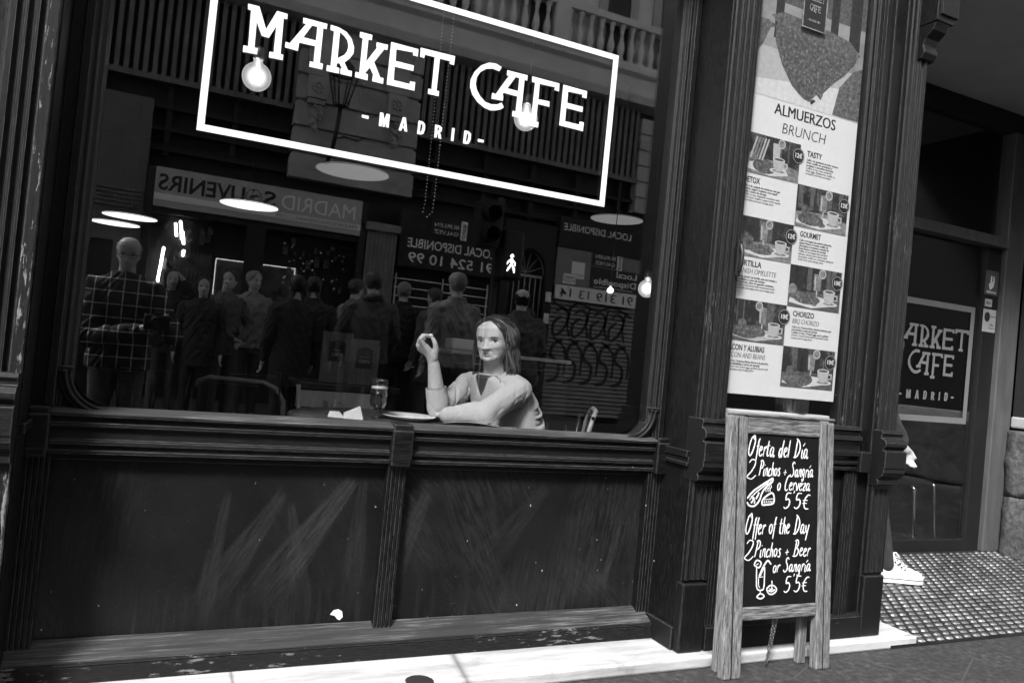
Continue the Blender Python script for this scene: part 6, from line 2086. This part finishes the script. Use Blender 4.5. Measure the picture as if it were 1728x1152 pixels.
person('person in black with a pale scarf seen from behind', (1.42, -5.6, 0), R(8), 1.64, 'long', 'hair_dark', 'cloth_black', 'cloth_black', collar=True, stout=1.1, group=GP)

person('man with short grey hair in a pale jacket half hidden behind the leather jacket man', (.98, -6.9, 0), R(165), 1.72, 'short', 'hair_grey', 'cloth_mid', 'denim', group=GP, head_yaw=R(-25))
person('long haired woman in a dark coat facing away near the pillar', (1.66, -6.9, 0), R(-25), 1.66, 'long', 'hair_light', 'cloth_dark', 'cloth_black', coat=.55, group=GP, head_yaw=R(35))
person('dark haired man in a black coat behind the grey haired man', (3.02, -6.5, 0), R(-35), 1.76, 'short', 'hair_brown', 'cloth_dark', 'denim', coat=.6, collar=True, group=GP)
person('long haired woman in a mid grey coat farthest to the right of the group', (4.05, -6.0, 0), R(-50), 1.62, 'long', 'hair_dark', 'cloth_mid', 'cloth_black', coat=.5, group=GP)

# the photographer himself
def plaid_mat():
    t = NT('plaid')
    c = t.coord()
    sx = t.n('SeparateXYZ'); t.l(c, sx.inputs[0])
    def line(sock, k, off=0.0):
        m = t.math('FRACT', t.math('ADD', t.math('MULTIPLY', sock, k), off))
        return t.ramp(m, [(.0, 1), (.07, 1), (.10, 0)])
    a = line(sx.outputs[0], 11)
    b = line(sx.outputs[2], 11, .3)
    col = t.mix(t.math('MAXIMUM', a, b), .016, .42)
    t.base(t.mix(t.math('MULTIPLY', a, b), col, .85))
    t.rough(.9)
    M['plaid'] = t.m
plaid_mat()
ph_, hm_ = person('bald photographer with glasses in a plaid shirt holding a camera at chest height', (-.20, -3.02, 0), PI, 1.55, 'bald', 'hair_grey', 'plaid', 'denim', arms=dict(R=((-.34, -.16, 1.06), (-.275, -.41, 1.12)), L=((.20, -.20, 1.00), (-.125, -.43, 1.10))), stout=1.12, head_pitch=R(14), lean=.10, specs=True, coat=.80)
cm = empty('hand_camera', (0, -2.46, 1.02), 'black camera held up in front of his chest by the photographer', 'camera')
MB().box(-.070, .070, -2.50, -2.452, .975, 1.062).build('body', 'black', cm, .008)
MB().lathe([(.0, -2.452), (.034, -2.452), (.034, -2.425), (.030, -2.421), (.026, -2.43), (0, -2.432)], (0, 0, 1.02), 28, True, 'y').build('lens', 'black', cm)
MB().box(-.02, .02, -2.49, -2.455, 1.0625, 1.082).build('viewfinder', 'black', cm, .006)
MB().lathe([(0, 1.0625), (.012, 1.0625), (.012, 1.072), (0, 1.072)], (.048, -2.475, 0), 16).build('dial', 'chrome', cm)

# person standing in the doorway, mostly behind the pilaster
person('person in black clothes and white canvas shoes standing in the doorway behind the pilaster', (3.245, .335, .067), R(70), 1.50, 'long', 'hair_dark', 'cloth_black', 'cloth_black', 'shoe_white', head_yaw=R(-16), stout=.84, arms=dict(R=((-.21, .03, 1.06), (-.18, -.10, .84)), L=((.19, .03, 1.08), (.15, -.05, .84))), feet=((-.09, .15), (.09, -.25)))
